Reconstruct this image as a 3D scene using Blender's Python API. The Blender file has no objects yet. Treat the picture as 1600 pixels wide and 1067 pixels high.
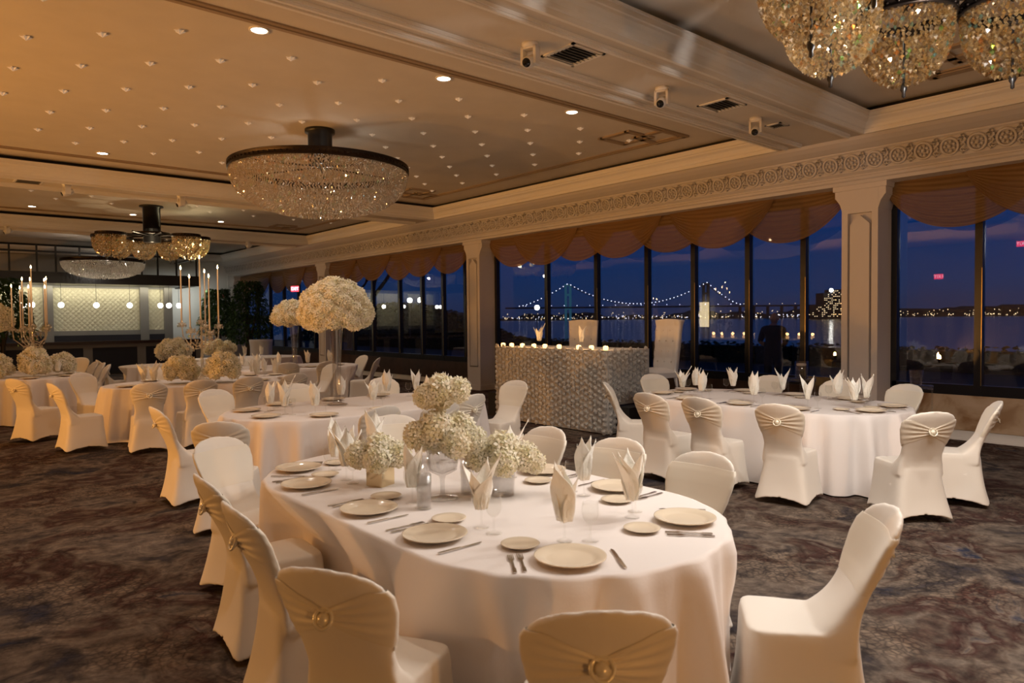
import bpy, bmesh, math, random
from mathutils import Vector, Matrix
sc = bpy.context.scene
C = bpy.data.collections.new('ballroom'); sc.collection.children.link(C)
PI = math.pi
rnd = random.Random(7)

# ---------------------------------------------------------------- materials
def mat(name, col, rough=.6, metal=0., spec=.5, sheen=0., emit=None, es=1., noise=None, bump=None, trans=0., sampling=True):
    m = bpy.data.materials.new(name); m.use_nodes = True
    nt = m.node_tree; b = nt.nodes['Principled BSDF']
    b.inputs['Base Color'].default_value = (*col, 1); b.inputs['Roughness'].default_value = rough
    b.inputs['Metallic'].default_value = metal; b.inputs['Specular IOR Level'].default_value = spec
    if sheen:
        b.inputs['Sheen Weight'].default_value = sheen
    if trans:
        b.inputs['Transmission Weight'].default_value = trans
    if emit:
        b.inputs['Emission Color'].default_value = (*emit, 1); b.inputs['Emission Strength'].default_value = es
        if not sampling: m.cycles.emission_sampling = 'NONE'
    tc = nt.nodes.new('ShaderNodeTexCoord')
    if noise:      # (scale, dark multiplier, light multiplier)
        n = nt.nodes.new('ShaderNodeTexNoise'); n.inputs['Scale'].default_value = noise[0]; n.inputs['Detail'].default_value = 5
        r = nt.nodes.new('ShaderNodeValToRGB')
        r.color_ramp.elements[0].position = .3; r.color_ramp.elements[1].position = .7
        r.color_ramp.elements[0].color = (*[c*noise[1] for c in col], 1); r.color_ramp.elements[1].color = (*[min(1, c*noise[2]) for c in col], 1)
        nt.links.new(tc.outputs['Object'], n.inputs['Vector']); nt.links.new(n.outputs['Fac'], r.inputs['Fac'])
        nt.links.new(r.outputs['Color'], b.inputs['Base Color'])
    if bump:       # (scale, strength)
        n = nt.nodes.new('ShaderNodeTexNoise'); n.inputs['Scale'].default_value = bump[0]; n.inputs['Detail'].default_value = 4
        bp = nt.nodes.new('ShaderNodeBump'); bp.inputs['Strength'].default_value = bump[1]; bp.inputs['Distance'].default_value = .01
        nt.links.new(tc.outputs['Object'], n.inputs['Vector']); nt.links.new(n.outputs['Fac'], bp.inputs['Height'])
        nt.links.new(bp.outputs['Normal'], b.inputs['Normal'])
    return m

def glassy(name, tint=(1, 1, 1), rough=.02, base=.03, edge=.75, gloss=(1, 1, 1)):
    """thin clear glass: sees straight through, mirrors by Fresnel"""
    m = bpy.data.materials.new(name); m.use_nodes = True; nt = m.node_tree
    for n in list(nt.nodes):
        if n.type != 'OUTPUT_MATERIAL': nt.nodes.remove(n)
    out = nt.nodes['Material Output']
    t = nt.nodes.new('ShaderNodeBsdfTransparent'); t.inputs['Color'].default_value = (*tint, 1)
    g = nt.nodes.new('ShaderNodeBsdfGlossy'); g.inputs['Roughness'].default_value = rough; g.inputs['Color'].default_value = (*gloss, 1)
    f = nt.nodes.new('ShaderNodeLayerWeight'); f.inputs['Blend'].default_value = .5
    pw = nt.nodes.new('ShaderNodeMath'); pw.operation = 'POWER'; pw.inputs[1].default_value = 4.5
    a = nt.nodes.new('ShaderNodeMath'); a.operation = 'MULTIPLY_ADD'; a.inputs[1].default_value = edge; a.inputs[2].default_value = base; a.use_clamp = True
    mx = nt.nodes.new('ShaderNodeMixShader')
    nt.links.new(f.outputs['Facing'], pw.inputs[0]); nt.links.new(pw.outputs[0], a.inputs[0]); nt.links.new(a.outputs[0], mx.inputs[0])
    nt.links.new(t.outputs[0], mx.inputs[1]); nt.links.new(g.outputs[0], mx.inputs[2]); nt.links.new(mx.outputs[0], out.inputs[0])
    return m

def crystal_mat(name, warm, see=.3, dif=.3):
    """cut crystal beads: partly clear, glossy facets, a few with a rainbow tint"""
    m = bpy.data.materials.new(name); m.use_nodes = True; nt = m.node_tree
    for n in list(nt.nodes):
        if n.type != 'OUTPUT_MATERIAL': nt.nodes.remove(n)
    out = nt.nodes['Material Output']; L = nt.links.new
    geo = nt.nodes.new('ShaderNodeNewGeometry')
    ramp = nt.nodes.new('ShaderNodeValToRGB'); cr = ramp.color_ramp; cr.interpolation = 'CONSTANT'
    stops = [(0, warm), (.55, (1, .93, .8)), (.85, (.95, .95, .95)), (.94, (1, .5, .15)), (.965, (.35, .8, 1)), (.985, (.45, 1, .4))]  # saturated stops stand for rainbow glints, put into the bead colour
    cr.elements[0].position = 0; cr.elements[0].color = (*stops[0][1], 1)
    cr.elements[1].position = stops[1][0]; cr.elements[1].color = (*stops[1][1], 1)
    for p, c in stops[2:]:
        e = cr.elements.new(p); e.color = (*c, 1)
    L(geo.outputs['Random Per Island'], ramp.inputs[0])
    g = nt.nodes.new('ShaderNodeBsdfGlossy'); g.inputs['Roughness'].default_value = .06
    d = nt.nodes.new('ShaderNodeBsdfTranslucent'); t = nt.nodes.new('ShaderNodeBsdfTransparent')
    L(ramp.outputs[0], g.inputs[0]); d.inputs[0].default_value = (*warm, 1); t.inputs[0].default_value = (*[.55+.4*c for c in warm], 1)
    m1 = nt.nodes.new('ShaderNodeMixShader'); m1.inputs[0].default_value = dif
    m2 = nt.nodes.new('ShaderNodeMixShader'); m2.inputs[0].default_value = see
    L(g.outputs[0], m1.inputs[1]); L(d.outputs[0], m1.inputs[2]); L(m1.outputs[0], m2.inputs[1]); L(t.outputs[0], m2.inputs[2])
    L(m2.outputs[0], out.inputs[0]); return m

def island_mat(name, cols, rough=.7, trl=.25):
    """petals / leaves: each piece takes one of a few tints; a little light passes through"""
    m = bpy.data.materials.new(name); m.use_nodes = True; nt = m.node_tree; L = nt.links.new
    b = nt.nodes['Principled BSDF']; b.inputs['Roughness'].default_value = rough; b.inputs['Specular IOR Level'].default_value = .2
    geo = nt.nodes.new('ShaderNodeNewGeometry'); r = nt.nodes.new('ShaderNodeValToRGB')
    r.color_ramp.elements[0].color = (*cols[0], 1); r.color_ramp.elements[1].color = (*cols[-1], 1)
    for i, c in enumerate(cols[1:-1]):
        e = r.color_ramp.elements.new((i+1)/(len(cols)-1)); e.color = (*c, 1)
    L(geo.outputs['Random Per Island'], r.inputs[0]); L(r.outputs[0], b.inputs['Base Color'])
    if trl:
        t = nt.nodes.new('ShaderNodeBsdfTranslucent'); L(r.outputs[0], t.inputs[0])
        mx = nt.nodes.new('ShaderNodeMixShader'); mx.inputs[0].default_value = trl
        L(b.outputs[0], mx.inputs[1]); L(t.outputs[0], mx.inputs[2]); L(mx.outputs[0], nt.nodes['Material Output'].inputs[0])
    return m

def carpet_mat():
    m = bpy.data.materials.new('patterned_carpet'); m.use_nodes = True; nt = m.node_tree; L = nt.links.new
    b = nt.nodes['Principled BSDF']; b.inputs['Roughness'].default_value = .95; b.inputs['Specular IOR Level'].default_value = .08
    tc = nt.nodes.new('ShaderNodeTexCoord')
    w = nt.nodes.new('ShaderNodeTexNoise'); w.inputs['Scale'].default_value = .9; w.inputs['Detail'].default_value = 3
    L(tc.outputs['Object'], w.inputs['Vector'])
    add = nt.nodes.new('ShaderNodeVectorMath'); add.operation = 'MULTIPLY_ADD'
    add.inputs[1].default_value = (1.6, 1.6, 0); L(w.outputs['Color'], add.inputs[0]); L(tc.outputs['Object'], add.inputs[2])
    def noise(sc_, det, src):
        n = nt.nodes.new('ShaderNodeTexNoise'); n.inputs['Scale'].default_value = sc_; n.inputs['Detail'].default_value = det
        n.inputs['Roughness'].default_value = .65; L(src, n.inputs['Vector']); return n.outputs['Fac']
    def ramp(src, *st):
        r = nt.nodes.new('ShaderNodeValToRGB'); e = r.color_ramp.elements
        e[0].position, e[0].color = st[0][0], (*st[0][1], 1); e[1].position, e[1].color = st[-1][0], (*st[-1][1], 1)
        for p, c in st[1:-1]:
            k = e.new(p); k.color = (*c, 1)
        L(src, r.inputs[0]); return r.outputs[0]
    big = ramp(noise(1.3, 5, add.outputs[0]), (.30, (.020, .024, .042)), (.40, (.060, .048, .042)), (.47, (.150, .118, .092)), (.53, (.085, .060, .046)), (.58, (.050, .024, .020)), (.63, (.140, .108, .084)), (.70, (.030, .034, .055)), (.78, (.016, .022, .050)))
    v = nt.nodes.new('ShaderNodeTexVoronoi'); v.feature = 'DISTANCE_TO_EDGE'; v.inputs['Scale'].default_value = 23; L(tc.outputs['Object'], v.inputs['Vector'])
    cells = ramp(v.outputs['Distance'], (.0, (.55, .55, .58)), (.20, (1.25, 1.2, 1.12)))
    mask = ramp(noise(1.1, 2, tc.outputs['Object']), (.45, (0, 0, 0)), (.58, (1, 1, 1)))
    mx = nt.nodes.new('ShaderNodeMix'); mx.data_type = 'RGBA'; mx.blend_type = 'MULTIPLY'
    L(mask, mx.inputs[0]); L(big, mx.inputs[6]); L(cells, mx.inputs[7])
    fine = ramp(noise(9, 6, tc.outputs['Object']), (.34, (.5, .49, .52)), (.66, (1.5, 1.46, 1.42)))
    m2 = nt.nodes.new('ShaderNodeMix'); m2.data_type = 'RGBA'; m2.blend_type = 'MULTIPLY'; m2.inputs[0].default_value = .9
    L(mx.outputs[2], m2.inputs[6]); L(fine, m2.inputs[7]); L(m2.outputs[2], b.inputs['Base Color'])
    bp = nt.nodes.new('ShaderNodeBump'); bp.inputs['Strength'].default_value = .35; bp.inputs['Distance'].default_value = .01
    L(noise(160, 2, tc.outputs['Object']), bp.inputs['Height']); L(bp.outputs[0], b.inputs['Normal'])
    return m

def marble_mat():
    m = bpy.data.materials.new('tan_marble'); m.use_nodes = True; nt = m.node_tree; L = nt.links.new
    b = nt.nodes['Principled BSDF']; b.inputs['Roughness'].default_value = .35
    tc = nt.nodes.new('ShaderNodeTexCoord'); n = nt.nodes.new('ShaderNodeTexNoise')
    n.inputs['Scale'].default_value = 1.6; n.inputs['Detail'].default_value = 7; n.inputs['Distortion'].default_value = 2.2
    r = nt.nodes.new('ShaderNodeValToRGB'); e = r.color_ramp.elements
    e[0].position, e[0].color = .3, (.30, .17, .08, 1); e[1].position, e[1].color = .7, (.58, .44, .31, 1)
    k = e.new(.48); k.color = (.50, .36, .23, 1)
    L(tc.outputs['Object'], n.inputs['Vector']); L(n.outputs['Fac'], r.inputs[0]); L(r.outputs[0], b.inputs['Base Color'])
    return m

def tufted_mat():
    m = mat('cream_tufted_panel', (.62, .58, .42), .55)
    nt = m.node_tree; L = nt.links.new; b = nt.nodes['Principled BSDF']
    tc = nt.nodes.new('ShaderNodeTexCoord'); sx = nt.nodes.new('ShaderNodeSeparateXYZ'); L(tc.outputs['Object'], sx.inputs[0])
    def op(o, a, b_=None):
        n = nt.nodes.new('ShaderNodeMath'); n.operation = o
        for k, q in enumerate((a, b_)):
            if q is None: continue
            if isinstance(q, (int, float)): n.inputs[k].default_value = q
            else: L(q, n.inputs[k])
        return n.outputs[0]
    d1 = op('ABSOLUTE', op('SINE', op('MULTIPLY', op('ADD', sx.outputs['X'], sx.outputs['Z']), 19.)))
    d2 = op('ABSOLUTE', op('SINE', op('MULTIPLY', op('SUBTRACT', sx.outputs['X'], sx.outputs['Z']), 19.)))
    h = op('POWER', op('MULTIPLY', d1, d2), .5)
    r = nt.nodes.new('ShaderNodeBump'); r.inputs['Strength'].default_value = .6; r.inputs['Distance'].default_value = .03
    L(h, r.inputs['Height']); L(r.outputs[0], b.inputs['Normal'])
    return m

def swag_mat():
    m = bpy.data.materials.new('gold_sheer'); m.use_nodes = True; nt = m.node_tree; L = nt.links.new
    b = nt.nodes['Principled BSDF']; b.inputs['Base Color'].default_value = (.33, .18, .055, 1); b.inputs['Roughness'].default_value = .55
    b.inputs['Sheen Weight'].default_value = .3
    t = nt.nodes.new('ShaderNodeBsdfTranslucent'); t.inputs[0].default_value = (.30, .15, .04, 1)
    tr = nt.nodes.new('ShaderNodeBsdfTransparent'); tr.inputs[0].default_value = (.9, .7, .45, 1)
    a = nt.nodes.new('ShaderNodeMixShader'); a.inputs[0].default_value = .3; c = nt.nodes.new('ShaderNodeMixShader'); c.inputs[0].default_value = .22
    L(b.outputs[0], a.inputs[1]); L(t.outputs[0], a.inputs[2]); L(a.outputs[0], c.inputs[1]); L(tr.outputs[0], c.inputs[2])
    L(c.outputs[0], nt.nodes['Material Output'].inputs[0]); return m

M = dict(
    carpet=carpet_mat(), marble=marble_mat(), swag=swag_mat(), tufted=tufted_mat(),
    ceiling=mat('ceiling_paint', (.66, .60, .52), .8, noise=(3, .97, 1.03)),
    ceil_trim=mat('ceiling_trim_paint', (.36, .27, .18), .6), wainscot=mat('dark_wood_wainscot', (.055, .028, .016), .4, noise=(6, .7, 1.3)),
    gap=mat('painted_gap_shade', (.02, .018, .016), .9),
    white=mat('trim_white', (.80, .77, .72), .5), wall=mat('wall_paint', (.70, .68, .64), .8, noise=(2, .97, 1.02)),
    column=mat('column_paint', (.66, .61, .57), .6), relief=mat('plaster_relief', (.60, .56, .53), .6),
    black=mat('black_metal', (.012, .011, .012), .35), bronze=mat('dark_bronze', (.035, .025, .02), .35, metal=.8),
    frame=mat('window_frame_black', (.008, .008, .010), .3),
    pane=glassy('window_glass', (.95, .97, .98), 0, .06, .8), vase=glassy('vase_glass', (.90, .90, .90), .03, .09, .85), glass=glassy('clear_glass', (.98, .98, .975), .01, .014, .6),
    acrylic=glassy('acrylic', (.95, .965, .97), .04, .10, .7),
    crystal=crystal_mat('chandelier_crystal', (.90, .84, .75), .14, .5), crystal2=crystal_mat('basket_crystal', (.95, .80, .54), .36, .22),
    clear=crystal_mat('clear_crystal', (.85, .82, .74), .5),
    linen=mat('table_linen', (.80, .73, .68), .85, sheen=.2, bump=(90, .05)), spandex=mat('ivory_spandex', (.80, .735, .64), .6, sheen=.25),
    sash=mat('ivory_sash', (.78, .70, .57), .5, sheen=.3), buckle=mat('rhinestone_buckle', (.85, .78, .62), .25, metal=.25),
    napkin=mat('napkin_cloth', (.92, .89, .80), .8, sheen=.2, bump=(55, .35)), china=mat('ivory_china', (.77, .65, .49), .16), star=mat('crystal_star', (.85, .8, .72), .3, emit=(1, .82, .62), es=.10, sampling=False),
    steel=mat('flatware_steel', (.62, .58, .54), .2, metal=1), mirror=mat('gold_mirror_cube', (.75, .62, .4), .12, metal=1),
    petal=island_mat('hydrangea_petals', [(.87, .80, .62), (.92, .87, .76), (.82, .76, .50), (.93, .87, .72)]),
    petalcore=mat('hydrangea_core', (.42, .42, .24), .9),
    leaf=island_mat('dark_leaves', [(.035, .075, .022), (.06, .11, .035), (.022, .05, .018)], .5, .15),
    wood=mat('bark', (.06, .045, .03), .9), pot=mat('dark_pot', (.03, .03, .03), .5),
    wax=mat('candle_wax', (.86, .78, .70), .5), flame=mat('candle_flame', (1, .8, .5), .5, emit=(1, .62, .28), es=45),
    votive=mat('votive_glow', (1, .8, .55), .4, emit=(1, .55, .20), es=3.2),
    amberlens=mat('amber_lens', (.6, .25, .05), .4, emit=(1, .45, .1), es=.5),
    rosette=mat('rosette_cloth', (.56, .53, .48), .8, sheen=.3), throne=mat('throne_upholstery', (.80, .76, .72), .5, sheen=.3),
    navy=mat('navy_panel', (.008, .008, .016), .5), greywood=mat('grey_panelling', (.20, .19, .175), .5), topwood=mat('dark_bar_top', (.035, .015, .008), .12),
    bulb=mat('bulb', (1, .9, .7), .5, emit=(1, .80, .50), es=28), lamp=mat('downlight_lamp', (1, .9, .8), .5, emit=(1, .84, .66), es=25),
    globe=mat('globe_lamp', (1, 1, 1), .5, emit=(1, .93, .82), es=22),
    camwhite=mat('white_plastic', (.78, .76, .74), .3), lens=mat('black_lens', (.01, .01, .012), .08),
    red=mat('red_plastic', (.45, .02, .02), .4), exitred=mat('exit_sign_red', (1, .05, .06), .4, emit=(1, .03, .06), es=5),
    exitface=mat('exit_letters', (1, .8, .8), .4, emit=(1, .65, .68), es=5), label=mat('white_paper', (.8, .8, .78), .7),
    blackcloth=mat('black_fabric', (.012, .012, .015), .9), skin=mat('skin', (.45, .27, .19), .5),
    bluecloth=mat('grey_blue_linen', (.62, .64, .70), .8), riser=mat('black_riser', (.015, .014, .014), .8),
    sconce=mat('sconce_glass', (1, .85, .6), .5, emit=(1, .78, .45), es=6), brass=mat('brass', (.5, .35, .12), .3, metal=1),
    ground=mat('terrace_ground', (.02, .02, .02), .9), hedge=island_mat('hedge_leaves', [(.008, .012, .006), (.015, .02, .01)], .8, 0),
    hill=mat('dark_shore', (.010, .012, .02), 1), steel_b=mat('bridge_steel', (.05, .07, .09), .8),
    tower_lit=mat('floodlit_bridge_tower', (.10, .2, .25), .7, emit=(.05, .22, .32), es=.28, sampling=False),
    cable_lamp=mat('bridge_lamp', (1, 1, 1), .5, emit=(.80, .78, 1), es=4.5, sampling=False),
    warm_lamp=mat('street_lamp', (1, .8, .5), .5, emit=(1, .72, .40), es=2.6, sampling=False),
    white_lamp=mat('white_flood', (1, 1, 1), .5, emit=(1, .95, .85), es=22, sampling=False),
    facade=mat('dark_facade', (.02, .022, .03), .8),
)
w = bpy.data.materials.new('bay_water'); w.use_nodes = True; M['water'] = w
_b = w.node_tree.nodes['Principled BSDF']; _b.inputs['Base Color'].default_value = (.006, .010, .022, 1); _b.inputs['Roughness'].default_value = .12
_tc = w.node_tree.nodes.new('ShaderNodeTexCoord'); _n = w.node_tree.nodes.new('ShaderNodeTexNoise'); _n.inputs['Scale'].default_value = .12; _n.inputs['Detail'].default_value = 6
_bp = w.node_tree.nodes.new('ShaderNodeBump'); _bp.inputs['Strength'].default_value = .16; _bp.inputs['Distance'].default_value = 1.0
w.node_tree.links.new(_tc.outputs['Object'], _n.inputs['Vector']); w.node_tree.links.new(_n.outputs['Fac'], _bp.inputs['Height']); w.node_tree.links.new(_bp.outputs[0], _b.inputs['Normal'])

# ---------------------------------------------------------------- mesh builder
class MB:
    def __init__(s): s.v = []; s.f = []
    def add(s, vs, fs, mtx=None):
        n = len(s.v)
        if mtx is not None: vs = [mtx @ Vector(p) for p in vs]
        s.v += [tuple(p) for p in vs]; s.f += [tuple(i+n for i in f) for f in fs]; return s
    def box(s, x0, x1, y0, y1, z0, z1, mtx=None):
        v = [(x, y, z) for x in (x0, x1) for y in (y0, y1) for z in (z0, z1)]
        return s.add(v, [(0, 1, 3, 2), (4, 6, 7, 5), (0, 4, 5, 1), (2, 3, 7, 6), (0, 2, 6, 4), (1, 5, 7, 3)], mtx)
    def cbox(s, c, d, mtx=None):
        return s.box(c[0]-d[0]/2, c[0]+d[0]/2, c[1]-d[1]/2, c[1]+d[1]/2, c[2]-d[2]/2, c[2]+d[2]/2, mtx)
    def lathe(s, prof, n=24, c=(0, 0, 0), caps=False, mtx=None):
        vs = []; fs = []
        for r, z in prof:
            for i in range(n):
                a = 2*PI*i/n; vs.append((c[0]+r*math.cos(a), c[1]+r*math.sin(a), c[2]+z))
        for j in range(len(prof)-1):
            for i in range(n):
                k = (i+1) % n; fs.append((j*n+i, j*n+k, (j+1)*n+k, (j+1)*n+i))
        if caps:
            fs.append(tuple(range(n))[::-1]); fs.append(tuple(range((len(prof)-1)*n, len(prof)*n)))
        return s.add(vs, fs, mtx)
    def tube(s, pts, r, n=8, closed=False, caps=True):
        pts = [Vector(p) for p in pts]; m = len(pts); rings = []
        up = Vector((0, 0, 1)); prev = None
        for i, p in enumerate(pts):
            a = pts[(i-1) % m] if (closed or i > 0) else p; b = pts[(i+1) % m] if (closed or i < m-1) else p
            t = (b-a).normalized()
            if prev is None:
                q = up if abs(t.dot(up)) < .95 else Vector((1, 0, 0)); u = (q - t*q.dot(t)).normalized()
            else: u = (prev - t*prev.dot(t)).normalized()
            prev = u; w_ = t.cross(u); rr = r[i] if isinstance(r, (list, tuple)) else r
            rings.append([p + u*rr*math.cos(2*PI*k/n) + w_*rr*math.sin(2*PI*k/n) for k in range(n)])
        vs = [q for ring in rings for q in ring]; fs = []
        for i in range(m if closed else m-1):
            j = (i+1) % m
            for k in range(n):
                l = (k+1) % n; fs.append((i*n+k, i*n+l, j*n+l, j*n+k))
        if caps and not closed: fs += [tuple(range(n))[::-1], tuple(range((m-1)*n, m*n))]
        return s.add(vs, fs)
    def grid(s, fn, nu, nv, closed_u=False):
        vs = [fn(i/(nu if closed_u else nu-1), j/(nv-1)) for j in range(nv) for i in range(nu)]; fs = []
        for j in range(nv-1):
            for i in range(nu if closed_u else nu-1):
                k = (i+1) % nu; fs.append((j*nu+i, j*nu+k, (j+1)*nu+k, (j+1)*nu+i))
        return s.add(vs, fs)
    def sphere(s, c, r, n=10, m=6, sz=1):
        prof = [(max(1e-4, r*math.sin(PI*j/m)), -sz*r*math.cos(PI*j/m)) for j in range(m+1)]
        return s.lathe(prof, n, c)
    def octa(s, c, r, h):
        x, y, z = c
        return s.add([(x+r, y, z), (x, y+r, z), (x-r, y, z), (x, y-r, z), (x, y, z+h), (x, y, z-h)],
                     [(0, 1, 4), (1, 2, 4), (2, 3, 4), (3, 0, 4), (1, 0, 5), (2, 1, 5), (3, 2, 5), (0, 3, 5)])
    def gem(s, c, r, h, rn):
        q = Matrix.Translation(c) @ Matrix.Rotation(rn.random()*6.3, 4, 'Z') @ Matrix.Rotation(rn.uniform(-.45, .45), 4, 'X')
        return s.add([(r, 0, 0), (0, r, 0), (-r, 0, 0), (0, -r, 0), (0, 0, h), (0, 0, -h)], [(0, 1, 4), (1, 2, 4), (2, 3, 4), (3, 0, 4), (1, 0, 5), (2, 1, 5), (3, 2, 5), (0, 3, 5)], q)
    def prism(s, poly, axis, a, b):
        """poly: 2D outline; extruded along axis (0 x, 1 y, 2 z) from a to b"""
        def P(p, t):
            return (t, p[0], p[1]) if axis == 0 else (p[0], t, p[1]) if axis == 1 else (p[0], p[1], t)
        n = len(poly); vs = [P(p, a) for p in poly]+[P(p, b) for p in poly]
        fs = [(i, (i+1) % n, n+(i+1) % n, n+i) for i in range(n)]+[tuple(range(n))[::-1], tuple(range(n, 2*n))]
        return s.add(vs, fs)
    def mesh(s, name, m, smooth=False, fix=True):
        me = bpy.data.meshes.new(name); me.from_pydata(s.v, [], s.f)
        if fix:
            bm = bmesh.new(); bm.from_mesh(me); bmesh.ops.recalc_face_normals(bm, faces=bm.faces); bm.to_mesh(me); bm.free()
        me.materials.append(m)
        if smooth: me.polygons.foreach_set('use_smooth', [True]*len(me.polygons))
        me.update(); return me

def obj(name, me, parent=None, loc=(0, 0, 0), rot=(0, 0, 0)):
    o = bpy.data.objects.new(name, me); C.objects.link(o); o.location = loc; o.rotation_euler = rot
    if parent: o.parent = parent
    return o
def tag(o, label, cat, group=None, kind=None):
    o['label'] = label; o['category'] = cat
    if group: o['group'] = group
    if kind: o['kind'] = kind
    return o
def thing(name, label, cat, loc=(0, 0, 0), rz=0, group=None):
    o = bpy.data.objects.new(name, None); C.objects.link(o); o.location = loc; o.rotation_euler = (0, 0, rz); o.empty_display_size = .1
    return tag(o, label, cat, group)
def struct(name, me, parent=None, loc=(0, 0, 0)):
    o = obj(name, me, parent, loc)
    if not parent: o['kind'] = 'structure'
    return o
def kids(o): return [c for c in C.objects if c.parent == o]
def dup(root, loc, rz, label, group=None):
    r = root.copy(); C.objects.link(r); r.location = loc; r.rotation_euler = (0, 0, rz); r['label'] = label
    if group: r['group'] = group
    for ch in KIDS.get(root.name) or KIDS.setdefault(root.name, kids(root)):
        c = ch.copy(); C.objects.link(c); c.parent = r
        for g in KIDS.get(ch.name) or KIDS.setdefault(ch.name, kids(ch)):
            d = g.copy(); C.objects.link(d); d.parent = c
    return r
KIDS = {}
def bake(me, *mods):
    o = bpy.data.objects.new('tmp', me); C.objects.link(o)
    for t, kw in mods:
        md = o.modifiers.new(t, t)
        for k, v in kw.items(): setattr(md, k, v)
    dg = bpy.context.evaluated_depsgraph_get(); dg.update()
    out = bpy.data.meshes.new_from_object(o.evaluated_get(dg)); bpy.data.objects.remove(o)
    return out
def smooth(me):
    me.polygons.foreach_set('use_smooth', [True]*len(me.polygons)); return me
# ---------------------------------------------------------------- room shell
XL, XW, YN, YF, ZS, ZT = -6.0, 10.79, -5.0, 30.0, 4.12, 4.42
struct('floor', MB().box(XL-.2, XW+.3, YN-.2, YF+.2, -.12, 0).mesh('floor', M['carpet']))
m_ = MB().box(XL-.2, XL, YN-.2, YF+.2, 0, 4.6); struct('wall_left', m_.mesh('wall_left', M['wall']))
struct('wall_back', MB().box(XL, XW, YN-.2, YN, 0, 4.6).mesh('wall_back', M['wall']))
struct('wall_front', MB().box(XL, XW+.3, YF, YF+.2, 0, 4.6).mesh('wall_front', M['wall']))
struct('wall_right', MB().box(XW-.05, XW+.25, YN, 4.4, 0, .6).box(XW+.06, XW+.25, YN, YF, 3.5, 4.6).mesh('wall_right', M['marble']))
struct('trim_17', MB().box(XW-.05, XW+.25, 4.4, YF, 0, .6).mesh('wainscot', M['wainscot']))
struct('baseboard_right', MB().box(XW-.08, XW-.05, YN, YF, 0, .13).box(XW-.09, XW-.05, YN, YF, .0, .03).box(XW-.09, XW-.05, YN, YF, .115, .13).mesh('baseboard_right', M['white']))
TX0, TX1 = -.6, 9.73
trays = [(-4.0, 4.12), (5.28, 14.12), (15.2, 21.1), (22.2, 29.0)]
c = MB().box(XL, XW, YN, YF, ZT, ZT+.18)
ys = [YN]+[v for t in trays for v in t]+[YF]
for i in range(0, len(ys), 2): c.box(TX0, TX1, ys[i], ys[i+1], ZS, ZT)
c.box(XL, TX0, YN, YF, ZS, ZT).box(TX1, XW, YN, YF, ZS, ZT)
struct('ceiling', c.mesh('ceiling', M['ceiling']))

def ring(prof, x0, x1, y0, y1):
    m = MB(); vs = []; n = len(prof)
    for d, z in prof: vs += [(x0+d, y0+d, z), (x1-d, y0+d, z), (x1-d, y1-d, z), (x0+d, y1-d, z)]
    fs = [(j*4+i, j*4+(i+1) % 4, ((j+1) % n)*4+(i+1) % 4, ((j+1) % n)*4+i) for j in range(n) for i in range(4)]
    return m.add(vs, fs)
crown = [(0, ZS-.03), (.035, ZS-.03), (.035, ZS+.02), (.05, ZS+.03), (.06, ZS+.06), (.085, ZS+.10), (.125, ZS+.13), (.135, ZS+.15), (.15, ZS+.155), (.15, ZS+.20), (.165, ZS+.205), (.165, ZS+.225), (0, ZS+.225)]
for i, (a, b) in enumerate(trays):
    t = struct('trim_%d' % (i+1), ring(crown, TX0, TX1, a, b).mesh('crown', M['white']))
    obj('painted_shadow_strip', ring([(0, ZS+.226), (.03, ZS+.226), (.03, ZT-.001), (0, ZT-.001)], TX0, TX1, a, b).mesh('gap', M['gap']), t)  # black strip paints the shade in the recess above the crown
# flat mouldings under the beams and on the tray ceilings
m_ = MB()
for y in (4.30, 4.97, 5.18, 14.22, 14.95, 15.1, 21.2, 22.05): m_.box(TX0, TX1-.02, y-.03, y+.03, ZS-.03, ZS).box(TX0, TX1-.02, y-.016, y+.016, ZS-.05, ZS-.03)
struct('trim_5', m_.mesh('beam_moulding', M['white']))
def border(x0, x1, y0, y1, keys):
    m = MB(); w2 = .05
    def rect(a, b, e, d, w, z):
        m.box(a-w, b+w, e-w, e+w, z, ZT).box(a-w, b+w, d-w, d+w, z, ZT).box(a-w, a+w, e, d, z, ZT).box(b-w, b+w, e, d, z, ZT)
    rect(x0, x1, y0, y1, .065, ZT-.018); rect(x0, x1, y0, y1, .018, ZT-.03)
    for kx, ky in keys:
        for s in (0, 1):
            cx = kx + (s-.5)*.36*(1 if kx < 4 else -1); cy = ky + (s-.5)*.36*(1 if ky < (y0+y1)/2 else -1)
            rect(cx-.26, cx+.26, cy-.26, cy+.26, .045, ZT-.026)
    return m
struct('trim_6', border(-.35, 8.96, 6.42, 13.42, [(8.55, 6.85), (8.5, 12.95)]).mesh('ceiling_border', M['ceil_trim']))
struct('trim_7', border(-.35, 8.96, -2.6, 2.98, [(8.6, 2.6)]).mesh('ceiling_border', M['ceil_trim']))
struct('trim_8', border(-.35, 8.96, 16.4, 20.3, [(8.5, 19.9)]).mesh('ceiling_border', M['ceil_trim']))

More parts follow.
